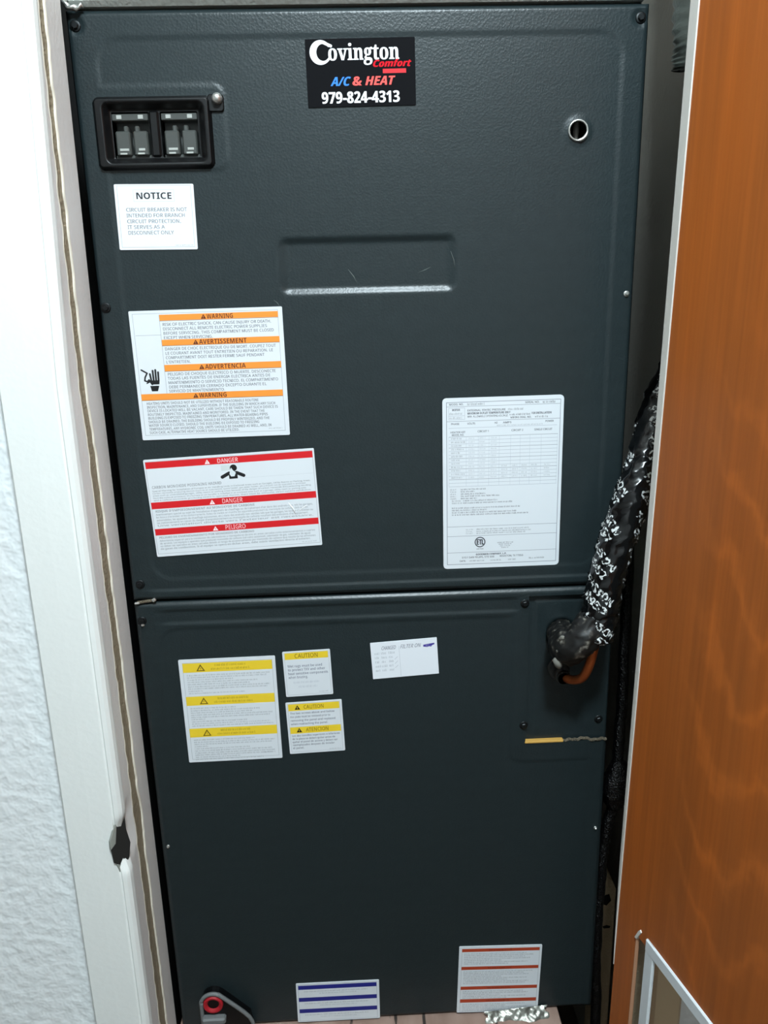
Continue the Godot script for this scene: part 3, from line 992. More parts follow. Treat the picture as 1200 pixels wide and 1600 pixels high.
func danger_print(im: Image):
	var red := Color(0.80, 0.09, 0.12)
	var w := Color(0.95, 0.88, 0.88)
	var tx := Color(0.42, 0.44, 0.46)
	frame(im, 0.008, 0.020, 0.990, 0.972, Color(0.60, 0.60, 0.62), 2)
	for b in [[0.026, 0.093, "DANGER"], [0.434, 0.503, "DANGER"], [0.709, 0.777, "PELIGRO"]]:
		fill(im, 0.010, b[0], 0.990, b[1], red)
		text(im, b[2], 0.428, b[0] + 0.012, 0.552, b[1] - 0.013, w, 0, 0.0, 1.0)
		hazard(im, 0.370, b[0] + 0.012, b[1] - 0.010, w, red)
	# a person overcome by gas, arms spread
	var k := Color(0.07, 0.07, 0.08)
	fill(im, 0.446, 0.108, 0.500, 0.165, Color(0.78, 0.80, 0.80))
	stroke(im, [[0.518, 0.140], [0.519, 0.140]], 40.0, k)
	stroke(im, [[0.490, 0.190], [0.448, 0.225]], 20.0, k)
	stroke(im, [[0.535, 0.190], [0.574, 0.222]], 20.0, k)
	poly_fill(im, [[0.488, 0.175], [0.538, 0.175], [0.538, 0.248], [0.488, 0.248]], k)
	poly_fill(im, [[0.497, 0.165], [0.505, 0.135], [0.515, 0.165], [0.530, 0.190], [0.520, 0.225], [0.500, 0.225], [0.492, 0.200]], Color(0.82, 0.85, 0.86))
	fill(im, 0.58, 0.248, 0.985, 0.251, Color(0.70, 0.72, 0.74))
	var heads := [["CARBON MONOXIDE POISONING HAZARD", 0.268, 0.440, 0.028], ["RISQUE D'EMPOISONNEMENT AU MONOXYDE DE CARBONE", 0.515, 0.620, 0.024], ["PELIGRO DE ENVENENAMIENTO POR MONOXIDO DE CARBONO", 0.790, 0.600, 0.022]]
	for h in heads:
		text(im, h[0], 0.028, h[1], h[2], h[1] + h[3], Color(0.50, 0.51, 0.53), 1, 0.0, 0.8)
	var bodies := [[0.312, 0.0235, ["Special Warning for Installation of Furnace or Air Handling Units in Enclosed Areas such as Garages, Utility Rooms or Parking Areas.", "Carbon monoxide producing devices (such as an automobile, space heater, gas water heater, etc.) should not be operated in enclosed", "areas such as unventilated garages, utility rooms or parking areas because of the danger of carbon monoxide (CO) poisoning resulting", "from the exhaust emissions. If a furnace or air handler is installed in an enclosed area such as a garage, utility room or parking area", "and a carbon monoxide producing device is operated therein, there must be adequate, direct outside ventilation."]],
		[0.552, 0.0285, ["Avertissement special au sujet de l'installation d'appareils de chauffage ou de traitement d'air dans des endroits clos, tels les garages,", "les locaux d'entretien et les stationnements. Evitez de mettre en marche les appareils produisant du monoxyde de carbone (tels que les", "automobiles, les appareils de chauffage autonomes, etc.) dans des endroits non ventiles tels que les garages, les locaux d'entretien ou", "les stationnements en raison du danger d'empoisonnement au monoxyde de carbone resultant des emissions d'echappement.", "Une ventilation directe vers l'exterieur est necessaire."]],
		[0.825, 0.0285, ["Advertencia especial para la instalacion de calentadores o manejadoras de aire en areas cerradas como estacionamientos o cuartos", "de servicio. Los equipos o aparatos que producen monoxido de carbono (tal como automovil, calentador de gas, calentador de agua)", "no deben ser operados en areas cerradas debido al riesgo de envenenamiento por monoxido de carbono que resulta de las emisiones", "de gases de combustion. Si el equipo se opera en dichas areas, debe existir ventilacion directa al exterior."]]]
	for b in bodies:
		for n in b[2].size():
			var y: float = b[0] + b[1] * n
			text(im, b[2][n], 0.028, y, 0.965 - 0.03 * (n % 2), y + b[1] * 0.68, tx, 0, 0.0, 0.75)
	smallprint(im, 0.88, 0.945, 0.97, 0.958, tx, 0.5)

func rating_print(im: Image):
	var k := Color(0.16, 0.17, 0.20)
	var ln := Color(0.42, 0.44, 0.48)
	var lt := Color(0.62, 0.64, 0.68)
	frame(im, 0.032, 0.024, 0.975, 0.976, ln, 3)
	for y in [0.048, 0.130, 0.744, 0.802, 0.902]:
		fill(im, 0.034, y, 0.973, y + 0.0022, ln)
	text(im, "MODEL NO.", 0.055, 0.031, 0.175, 0.042, k)
	smallprint(im, 0.205, 0.030, 0.345, 0.043, k, 0.75)
	text(im, "SERIAL NO.", 0.680, 0.031, 0.800, 0.042, k)
	smallprint(im, 0.825, 0.030, 0.930, 0.043, k, 0.85)
	frame(im, 0.050, 0.056, 0.185, 0.122, lt, 2)
	fill(im, 0.050, 0.100, 0.185, 0.102, lt)
	text(im, "MOTOR", 0.080, 0.062, 0.145, 0.073, k, 1)
	smallprint(im, 0.058, 0.082, 0.165, 0.094, k, 0.5)
	smallprint(im, 0.058, 0.106, 0.160, 0.117, k, 0.45)
	text(im, "EXTERNAL STATIC PRESSURE", 0.205, 0.066, 0.520, 0.077, k)
	smallprint(im, 0.54, 0.066, 0.665, 0.077, k, 0.7)
	text(im, "MAXIMUM OUTLET TEMPERATURE 200 F", 0.205, 0.083, 0.560, 0.094, k, 1)
	text(im, "MAX. ALLOWABLE OPERATING VOLTAGE", 0.205, 0.100, 0.540, 0.111, k)
	text(im, "FOR INSTALLATION", 0.735, 0.092, 0.900, 0.103, k, 1)
	smallprint(im, 0.555, 0.096, 0.725, 0.107, k, 0.85)
	text(im, "WIRING DIAG. NO.", 0.560, 0.113, 0.735, 0.124, k)
	smallprint(im, 0.765, 0.112, 0.870, 0.124, k, 0.75)
	for c in [["PHASE", 0.07, 0.14], ["VOLTS", 0.205, 0.27], ["HZ", 0.43, 0.455], ["AMPS", 0.50, 0.57], ["POWER", 0.850, 0.92]]:
		text(im, c[0], c[1], 0.141, c[2], 0.151, k)
	fill(im, 0.05, 0.168, 0.95, 0.170, lt)
	smallprint(im, 0.45, 0.156, 0.83, 0.164, k, 0.35)
	text(im, "HEATER KIT", 0.065, 0.188, 0.190, 0.198, k)
	text(im, "MODEL NO.", 0.075, 0.203, 0.180, 0.213, k)
	for c in [["CIRCUIT 1", 0.290, 0.385], ["CIRCUIT 2", 0.570, 0.670], ["SINGLE CIRCUIT", 0.760, 0.910]]:
		text(im, c[0], c[1], 0.186, c[2], 0.196, k)
	var top := 0.218
	for n in 15:
		var y := top + 0.0205 * n
		fill(im, 0.050, y, 0.958, y + 0.0018, ln if n % 3 == 0 else lt)
		if n < 12:
			smallprint(im, 0.070, y + 0.005, rng.randf_range(0.14, 0.19), y + 0.015, k, 0.45)
			for c in [0.215, 0.305, 0.40]:
				smallprint(im, c, y + 0.006, c + 0.05, y + 0.015, k, 0.22)
			if n > 7 and n < 12:
				for c in [0.49, 0.58, 0.66, 0.74, 0.85]:
					smallprint(im, c, y + 0.006, c + 0.05, y + 0.015, k, 0.3)
	for c in [0.050, 0.195, 0.295, 0.385, 0.470, 0.565, 0.645, 0.725, 0.820, 0.955]:
		fill(im, c, top, c + 0.0022, top + 0.0205 * 14, lt)
	var y0 := 0.518
	for n in 7:
		smallprint(im, 0.062 if n < 5 else 0.075, y0 + 0.0135 * n, 0.110 if n < 5 else 0.16, y0 + 0.0135 * n + 0.009, k, 0.55)
		smallprint(im, 0.150 if n < 5 else 0.17, y0 + 0.0135 * n, [0.36, 0.27, 0.355, 0.48, 0.29, 0.46, 0.59][n], y0 + 0.0135 * n + 0.009, k, 0.85)
	for n in 4:
		smallprint(im, 0.075, 0.628 + 0.0135 * n, [0.66, 0.37, 0.62, 0.73][n], 0.637 + 0.0135 * n, k, 0.85)
	for n in 3:
		smallprint(im, 0.195, 0.760 + 0.012 * n, 0.255, 0.768 + 0.012 * n, k, 0.4)
		smallprint(im, 0.285, 0.760 + 0.012 * n, [0.73, 0.75, 0.70][n], 0.768 + 0.012 * n, k, 0.6)
	# round certification mark
	var cx := 0.315
	var cy := 0.842
	var asp := float(im.get_width()) / im.get_height()
	var pts := []
	for n in 41:
		var t := TAU * n / 40.0
		pts.append([cx + cos(t) * 0.042, cy + sin(t) * 0.042 * asp])
	stroke(im, pts, 6.0, k)
	text(im, "ETL", cx - 0.031, cy - 0.016, cx + 0.032, cy + 0.016, k, 1, 0.0, 1.0, 2)
	text(im, "LISTED", 0.285, 0.880, 0.345, 0.888, k, 0, 0.0, 0.7)
	for n in 4:
		smallprint(im, 0.465 + 0.012 * n, 0.846 + 0.010 * n, 0.600 - 0.012 * n, 0.853 + 0.010 * n, k, 0.7)
	text(im, "GOODMAN COMPANY, L.P.", 0.280, 0.913, 0.545, 0.923, k, 1)
	text(im, "5151 SAN FELIPE, STE 500", 0.160, 0.930, 0.440, 0.940, k)
	text(im, "HOUSTON, TX 77056", 0.485, 0.928, 0.690, 0.938, k)
	text(im, "DATE:", 0.140, 0.951, 0.195, 0.960, k)
	smallprint(im, 0.225, 0.951, 0.350, 0.960, k, 0.6)
	smallprint(im, 0.405, 0.951, 0.500, 0.960, k, 0.6)
	smallprint(im, 0.560, 0.949, 0.630, 0.960, k, 0.6)
	smallprint(im, 0.74, 0.947, 0.87, 0.956, k, 0.8)

func lower_panel(a: Node3D):
	var ph := func(x: float, y: float) -> float:
		var e := rr(x, y, 0, 0.2970, 0.2665, 0.2953, 0.003)
		var z := -0.0030 * smoothstep(-0.0050, 0.0, e)
		# a shallow channel under the top edge, then the pressed field
		z -= 0.0012 * smoothstep(0.583, 0.580, y) * smoothstep(0.5650, 0.5680, y) * smoothstep(0.250, 0.225, absf(x)) * smoothstep(0.160, 0.150, x)
		var f := rr(x, y, 0.0, 0.2500, 0.2430 + 0.012 * smoothstep(0.45, 0.1, y), 0.3100, 0.022)
		f = maxf(f, -rr(x, y, 0.258, 0.520, 0.1065, 0.1470, 0.013))
		z += FZ * smoothstep(0.0028, -0.0028, f)
		return z
	var hole := func(x: float, y: float) -> bool: return x > 0.1690 and y > 0.3985 and y < 0.5835
	var p := part("lower_access_panel", sheet(-0.2665, 0.2665, 0.0017, 0.5922, 0.0015, ph, hole, 0.016), M.panel, a)
	var im := picture(640, 772)
	var yel := Color(0.90, 0.77, 0.19)
	var ybr := Color(0.42, 0.33, 0.05)
	var tx := Color(0.36, 0.38, 0.40)
	frame(im, 0.038, 0.030, 0.968, 0.972, Color(0.60, 0.62, 0.64), 2)
	for n in 3:
		var y: float = [0.035, 0.353, 0.665][n]
		fill(im, 0.040, y, 0.966, y + 0.088, yel)
		hazard(im, 0.222, y + 0.012, y + 0.076, ybr, yel)
		hazard(im, 0.222, y + 0.030, y + 0.068, yel, ybr)
		smallprint(im, 0.370, y + 0.014, 0.690, y + 0.036, ybr, 0.65)
		smallprint(im, 0.330, y + 0.048, 0.730, y + 0.070, ybr, 0.65)
		var count: int = [9, 9, 10][n]
		for k in count:
			smallprint(im, 0.075, y + 0.108 + 0.0215 * k, [0.93, 0.90, 0.55, 0.80, 0.72, 0.93, 0.90, 0.22, 0.66, 0.9][(k + n * 2) % 10], y + 0.122 + 0.0215 * k, tx, 0.62)
	smallprint(im, 0.78, 0.925, 0.93, 0.937, tx, 0.5)
	sticker("caution_sticker", p, Vector3(-0.1702, 0.4577, FZ + 0.0006), 0.1080, 0.1302, 0.45, im, "largest of the yellow banded stickers, with three yellow bands")
	im = picture(400, 417)
	frame(im, 0.035, 0.030, 0.965, 0.965, Color(0.65, 0.66, 0.68), 2)
	fill(im, 0.045, 0.035, 0.955, 0.178, yel)
	text(im, "CAUTION", 0.250, 0.060, 0.745, 0.150, ybr)
	var rows := [["Wet rags must be used", 0.82], ["to protect TXV and other", 0.87], ["heat sensitive components", 0.93], ["when brazing.", 0.50]]
	for k in 4:
		text(im, rows[k][0], 0.085, 0.300 + 0.082 * k, rows[k][1], 0.352 + 0.082 * k, Color(0.25, 0.27, 0.36), 0, 0.0, 0.9)
	smallprint(im, 0.18, 0.66, 0.72, 0.71, Color(0.45, 0.47, 0.55), 0.35)
	smallprint(im, 0.28, 0.76, 0.68, 0.81, Color(0.45, 0.47, 0.55), 0.35)
	smallprint(im, 0.70, 0.91, 0.90, 0.93, tx, 0.5)
	sticker("caution_sticker", p, Vector3(-0.0809, 0.5000, FZ + 0.0006), 0.0536, 0.0559, 1.65, im, "small white sticker with one yellow CAUTION band")
	im = picture(440, 452)
	frame(im, 0.035, 0.030, 0.965, 0.970, Color(0.65, 0.66, 0.68), 2)
	for b in [[0.035, "CAUTION", 0.315, 0.680], [0.478, "ATENCION", 0.325, 0.735]]:
		fill(im, 0.045, b[0], 0.955, b[0] + 0.130, yel)
		text(im, b[1], b[2], b[0] + 0.030, b[3], b[0] + 0.098, ybr)
		hazard(im, 0.205, b[0] + 0.022, b[0] + 0.105, Color(0.08, 0.07, 0.03), yel)
	rows = [["The two screws above and below", 0.86], ["this plate must be removed prior to", 0.78], ["removing the panel and replaced", 0.87], ["when reattaching the panel.", 0.73]]
	for k in 4:
		text(im, rows[k][0], 0.065, 0.190 + 0.070 * k, rows[k][1], 0.228 + 0.070 * k, Color(0.25, 0.27, 0.33), 0, 0.0, 0.9)
	rows = [["Los dos tornillos superiores e inferiores", 0.93], ["de la placa se deben quitar antes de", 0.84], ["quitar el panel de acceso y deben ser", 0.88], ["reemplazados despues de instalar", 0.82], ["el panel.", 0.27]]
	for k in 5:
		text(im, rows[k][0], 0.065, 0.632 + 0.060 * k, rows[k][1], 0.668 + 0.060 * k, Color(0.25, 0.27, 0.33), 0, 0.0, 0.9)
	smallprint(im, 0.72, 0.935, 0.93, 0.952, tx, 0.5)
	sticker("caution_sticker", p, Vector3(-0.0754, 0.4315, FZ + 0.0006), 0.0643, 0.0661, 1.6, im, "white sticker with yellow CAUTION and ATENCION bands")
	# filter record card, handwritten
	im = picture(520, 308, Color(0.87, 0.88, 0.90))
	var pen := Color(0.30, 0.31, 0.36)
	fill(im, 0.425, 0.14, 0.429, 0.98, Color(0.70, 0.71, 0.74))
	text(im, "CHANGED", 0.160, 0.120, 0.375, 0.215, pen, 0, 0.2, 0.85)
	text(im, "FILTER ON", 0.440, 0.120, 0.750, 0.215, pen, 0, 0.25, 0.8)
	for k in 5:
		for c in [0.055, 0.155, 0.265]:
			smallprint(im, c, 0.27 + 0.118 * k, c + rng.randf_range(0.05, 0.09), 0.335 + 0.118 * k, pen, 0.45)
		if k > 0 and k < 4:
			stroke(im, [[0.350, 0.38 + 0.118 * k], [0.395, 0.31 + 0.118 * k]], 2.0, Color(0.6, 0.61, 0.65))
	for k in 4:
		stroke(im, [[0.795, 0.175 + 0.012 * k], [0.850, 0.160 + 0.022 * k], [0.955, 0.145 + 0.008 * k]], 5.0, Color(0.27, 0.23, 0.55))
	stroke(im, [[0.850, 0.19], [0.905, 0.225], [0.93, 0.17]], 5.0, Color(0.27, 0.23, 0.55))
	sticker("filter_record_card", p, Vector3(0.0291, 0.5135, FZ + 0.0006), 0.0753, 0.0446, 3.0, im, "small white card with handwritten filter change notes", 0.0006, 0.6)
	im = picture(620, 612)
	var dko := Color(0.66, 0.24, 0.13)
	frame(im, 0.034, 0.035, 0.975, 0.985, Color(0.60, 0.62, 0.64), 2)
	for b in [[0.035, 0.082, 0.36, 7], [0.302, 0.350, 0.36, 8], [0.602, 0.652, 0.36, 5], [0.797, 0.850, 0.36, 5]]:
		fill(im, 0.036, b[0], 0.973, b[1], dko)
		smallprint(im, b[2], b[0] + 0.013, b[2] + 0.28, b[1] - 0.012, Color(0.25, 0.07, 0.04), 0.9)
		for k in b[3]:
			var y: float = b[1] + 0.018 + 0.0255 * k
			smallprint(im, 0.065, y, [0.82, 0.86, 0.60, 0.90, 0.52, 0.86, 0.80, 0.84][(k * 3 + int(b[0] * 10)) % 8], y + 0.017, tx, 0.65)
	sticker("orange_banded_sticker", p, Vector3(0.1434, 0.0553, FZ + 0.0006), 0.1064, 0.1050, -1.8, im, "white sticker with four dark orange bands at the lower right")
	im = picture(620, 359)
	var blu := Color(0.10, 0.13, 0.48)
	frame(im, 0.025, 0.030, 0.972, 0.975, Color(0.60, 0.62, 0.66), 2)
	for b in [0.055, 0.365, 0.665]:
		fill(im, 0.027, b, 0.970, b + 0.105, blu)
		smallprint(im, 0.095, b + 0.140, 0.86, b + 0.170, tx, 0.55)
		smallprint(im, 0.28, b + 0.195, 0.72, b + 0.225, tx, 0.4)
	sticker("blue_banded_sticker", p, Vector3(-0.0647, 0.0336, FZ + 0.0006), 0.1064, 0.0616, -0.2, im, "white sticker with three blue bands at the panel's bottom edge")
	# recessed plate round the pipe stubs
	var plate := func(x: float, y: float) -> float:
		var z := -0.0065
		z -= 0.004 * smoothstep(0.020, 0.012, Vector2(x - 0.2085, y - 0.535).length())
		z += 0.0012 * smoothstep(0.5765, 0.5735, y) * smoothstep(0.176, 0.180, x)
		return z
	var none := func(x: float, y: float) -> bool: return false
	part("pipe_plate", sheet(0.1600, 0.2662, 0.3900, 0.5900, 0.002, plate, none, 0.006), M.panel, a)
	var sm := screw_mesh(0.0040)
	for s in [Vector3(-0.2594, 0.5714, 0.0), Vector3(0.1645, 0.5747, 0.0), Vector3(0.1667, 0.4221, 0.0), Vector3(0.2565, 0.4228, -0.0055)]:
		part("screw", sm, M.screw, p, s)
	var tiny := screw_mesh(0.0016)
	for s in [Vector3(-0.2587, 0.2797, 0.0), Vector3(0.2582, 0.2773, 0.0), Vector3(-0.2590, 0.5668, 0.0)]:
		part("screw", tiny, M.zinc, p, s)
	var st := begin()
	box(st, Vector3(0.1915, 0.3990, -0.0026), Vector3(0.0460, 0.0030, 0.0070), 0.0008)
	part("insulation_edge", finish(st), M.insul, p, Vector3.ZERO, "yellow insulation along the bottom edge of the notch")
	st = begin(false)
	tube(st, smooth_path([Vector3(0.2145, 0.3990, -0.002), Vector3(0.226, 0.3996, -0.001), Vector3(0.238, 0.4002, -0.002), Vector3(0.252, 0.3992, 0.0), Vector3(0.2655, 0.3994, -0.001)], 8), func(t, an): return 0.0018 + 0.0011 * sin(t * 31.0 + an) * sin(t * 12.0), 10)
	part("corroded_edge", finish(st), M.rust, p, Vector3.ZERO, "pale corroded metal along the bottom edge of the notch")
	# bent clip at the seam between the panels
	st = begin()
	box(st, Vector3(-0.2535, 0.5938, -0.0005), Vector3(0.020, 0.0030, 0.004), 0.001, Basis(Vector3(0, 0, 1), 0.12))
	part("seam_clip", finish(st), M.rust, a, Vector3.ZERO, "small bare metal clip at the left end of the seam")
	st = begin()
	box(st, Vector3(-0.2438, 0.5956, 0.0008), Vector3(0.0045, 0.0038, 0.004), 0.001, Basis(Vector3(0, 0, 1), 0.6))
	box(st, Vector3(-0.2622, 0.5925, 0.0008), Vector3(0.006, 0.0026, 0.004), 0.001, Basis(Vector3(0, 0, 1), 0.1))
	part("seam_clip", finish(st), M.zinc, a, Vector3.ZERO, "bright ends of the clip at the seam")

func breakers(a: Node3D):
	var c := Vector2(-0.1966, 1.0620)
	var bh := func(x: float, y: float) -> float:
		var e := rr(x, y, c.x, c.y, 0.0546, 0.0316, 0.006)
		var z := 0.0052 * smoothstep(0.0, -0.0030, e)
		var i := rr(x, y, c.x + 0.0012, c.y, 0.0440, 0.0235, 0.003)
		z -= 0.0085 * smoothstep(0.0035, -0.0035, i)
		return z
	var bhole := func(x: float, y: float) -> bool:
		return rr(x, y, -0.2188, 1.0615, 0.0172, 0.0198, 0.001) < 0 or rr(x, y, -0.1735, 1.0615, 0.0172, 0.0198, 0.001) < 0 or rr(x, y, c.x, c.y, 0.0546, 0.0316, 0.006) > 0
	part("breaker_bezel", sheet(c.x - 0.0546, c.x + 0.0546, c.y - 0.0316, c.y + 0.0316, 0.0007, bh, bhole, 0.001), M.black, a, Vector3(0, 0, 0.0002), "black plastic bezel round the breakers")
	var st := begin()
	box(st, Vector3(c.x, 1.062, -0.012), Vector3(0.0095, 0.0405, 0.022), 0.002)
	part("bezel_divider", finish(st), M.black, a, Vector3.ZERO, "black divider between the two breakers")
	for bx in [-0.2192, -0.1735]:
		var b := Node3D.new()
		b.name = "circuit_breaker"
		a.add_child(b, true)
		b.position = Vector3(bx, 1.0615, -0.004)
		b.set_meta("label", "left two-pole circuit breaker in the bezel" if bx < -0.2 else "right two-pole circuit breaker in the bezel")
		st = begin()
		box(st, Vector3(0, 0.0155, -0.006), Vector3(0.0336, 0.0060, 0.012), 0.0006)
		box(st, Vector3(0, 0.0, -0.021), Vector3(0.0344, 0.0400, 0.010), 0.0006)
		box(st, Vector3(0, -0.0185, -0.010), Vector3(0.0336, 0.0035, 0.012), 0.0006)
		part("breaker_body", finish(st), M.breaker, b)
		for s in [-1.0, 1.0]:
			st = begin()
			box(st, Vector3(0, -0.0070, -0.0055), Vector3(0.0135, 0.0215, 0.011), 0.0012)
			box(st, Vector3(-0.003 * s, 0.0055, -0.0065), Vector3(0.0045, 0.006, 0.009), 0.001)
			part("toggle", finish(st), M.breaker, b, Vector3(0.0082 * s, 0, 0))
			st = begin()
			box(st, Vector3(0.0082 * s + 0.0005, -0.0125, 0.0001), Vector3(0.0085 if s < 0 else 0.006, 0.0022, 0.0006), 0.0002)
			box(st, Vector3(0.0082 * s - 0.0005, -0.0160, 0.0001), Vector3(0.0065, 0.0016, 0.0006), 0.0002)
			part("printed_mark", finish(st), M.breakerlight, b, Vector3.ZERO, "pale printed mark on the toggle")
			st = begin()
			box(st, Vector3(0.0100 * s, 0.0156, 0.0002), Vector3(0.0048, 0.0036, 0.0008), 0.0002)
			part("terminal_mark", finish(st), M.breakerlight, b, Vector3.ZERO, "pale square above the toggles")
	st = begin(false)
	lathe(st, [[0.0050, 0.0], [0.0050, 0.004], [0.0042, 0.0065], [0.0025, 0.0080], [0.0, 0.0084]], 18, Vector3.ZERO, true)
	part("retaining_screw", finish(st), M.zinc, a, Vector3(-0.1356, 1.0900, 0.001), "bright round screw at the corner of the bezel")
	st = begin()
	prism(st, rounded(0.0150, 0.0150, 0.003), -0.001, 0.0025, 0.0008)
	part("bezel_tab", finish(st), M.black, a, Vector3(-0.1375, 1.0868, 0.0), "black tab holding the bezel")

func drain_boss(a: Node3D):
	var c := Vector3(-0.2215, 0.0530, 0.0)
	var st := begin()
	var out := PackedVector2Array()
	for k in 9:
		out.append(Vector2.from_angle(lerpf(0.75, PI, k / 8.0)) * 0.0150)
	out.append_array(PackedVector2Array([Vector2(-0.0150, -0.050), Vector2(0.048, -0.050), Vector2(0.044, -0.024)]))
	prism(st, out, -0.002, 0.012, 0.001)
	part("drain_boss", finish(st), M.black, a, c, "dark drain opening cover at the bottom left")
	st = begin(false)
	var path := []
	path.append(Vector3(-0.0150, -0.048, 0.012))
	for k in 9:
		var p := Vector2.from_angle(lerpf(PI, 0.75, k / 8.0)) * 0.0150
		path.append(Vector3(p.x, p.y, 0.012))
	path.append(Vector3(0.044, -0.024, 0.012))
	path.append(Vector3(0.048, -0.048, 0.012))
	tube(st, smooth_path(path, 4), func(t, an): return 0.0026, 8)
	part("drain_rim", finish(st), M.pangrey, a, c, "grey plastic rim of the drain opening")
	st = begin(false)
	lathe(st, [[0.0125, 0.004], [0.0125, 0.0095], [0.0115, 0.0112], [0.0092, 0.0108], [0.0070, 0.0078], [0.0, 0.0070]], 26, Vector3.ZERO, true)
	part("drain_plug", finish(st), M.red, a, c + Vector3(0, -0.0005, 0.004), "red drain plug")
	st = begin()
	box(st, Vector3(0.0, -0.0215, 0.014), Vector3(0.030, 0.009, 0.012), 0.002)
	part("drain_ledge", finish(st), M.pangrey, a, c, "grey ledge under the red plug")

# ---------------------------------------------------------------- refrigerant pipes
func tape_texture() -> ImageTexture:
	var w := 640
	var h := 2048
	var im := picture(w, h, Color(0.035, 0.037, 0.042))
	var fn := FastNoiseLite.new()
	fn.seed = 12
	fn.frequency = 0.02
	# draw rows of print on a wide strip, then wind it round
	var band := Image.create(700, 150, false, Image.FORMAT_RGB8)
	band.fill(Color(0.035, 0.037, 0.042))
	var white := Color(0.80, 0.81, 0.80)
	text(band, "FASSON", 0.03, 0.10, 0.36, 0.40, white, 1, 0.0, 1.0, 2)
	text(band, "0957", 0.12, 0.54, 0.36, 0.84, white, 1, 0.0, 1.0, 2)
	text(band, "FASSON", 0.53, 0.10, 0.86, 0.40, white, 1, 0.0, 1.0, 2)
	text(band, "0957", 0.62, 0.54, 0.86, 0.84, white, 1, 0.0, 1.0, 2)
	for y in h:
		for x in w:
			var yd := h - 1 - y      # the sweep runs upwards
			var q := Vector2(x * 0.84 + yd * 0.54, yd * 0.84 - x * 0.54)
			var n := fn.get_noise_2d(x, y)
			var row := floori(q.y / 150.0)
			var bx := posmod(int(q.x + row * 210 + n * 14.0), 700)
			var by := posmod(int(q.y + n * 10.0), 150)
			var c := band.get_pixel(bx, by)
			if fn.get_noise_2d(x * 1.6 + 700, y * 1.6) > 0.12:
				c = c.lerp(Color(0.05, 0.05, 0.055), 0.85)
			im.set_pixel(x, y, c)
	return ImageTexture.create_from_image(im)

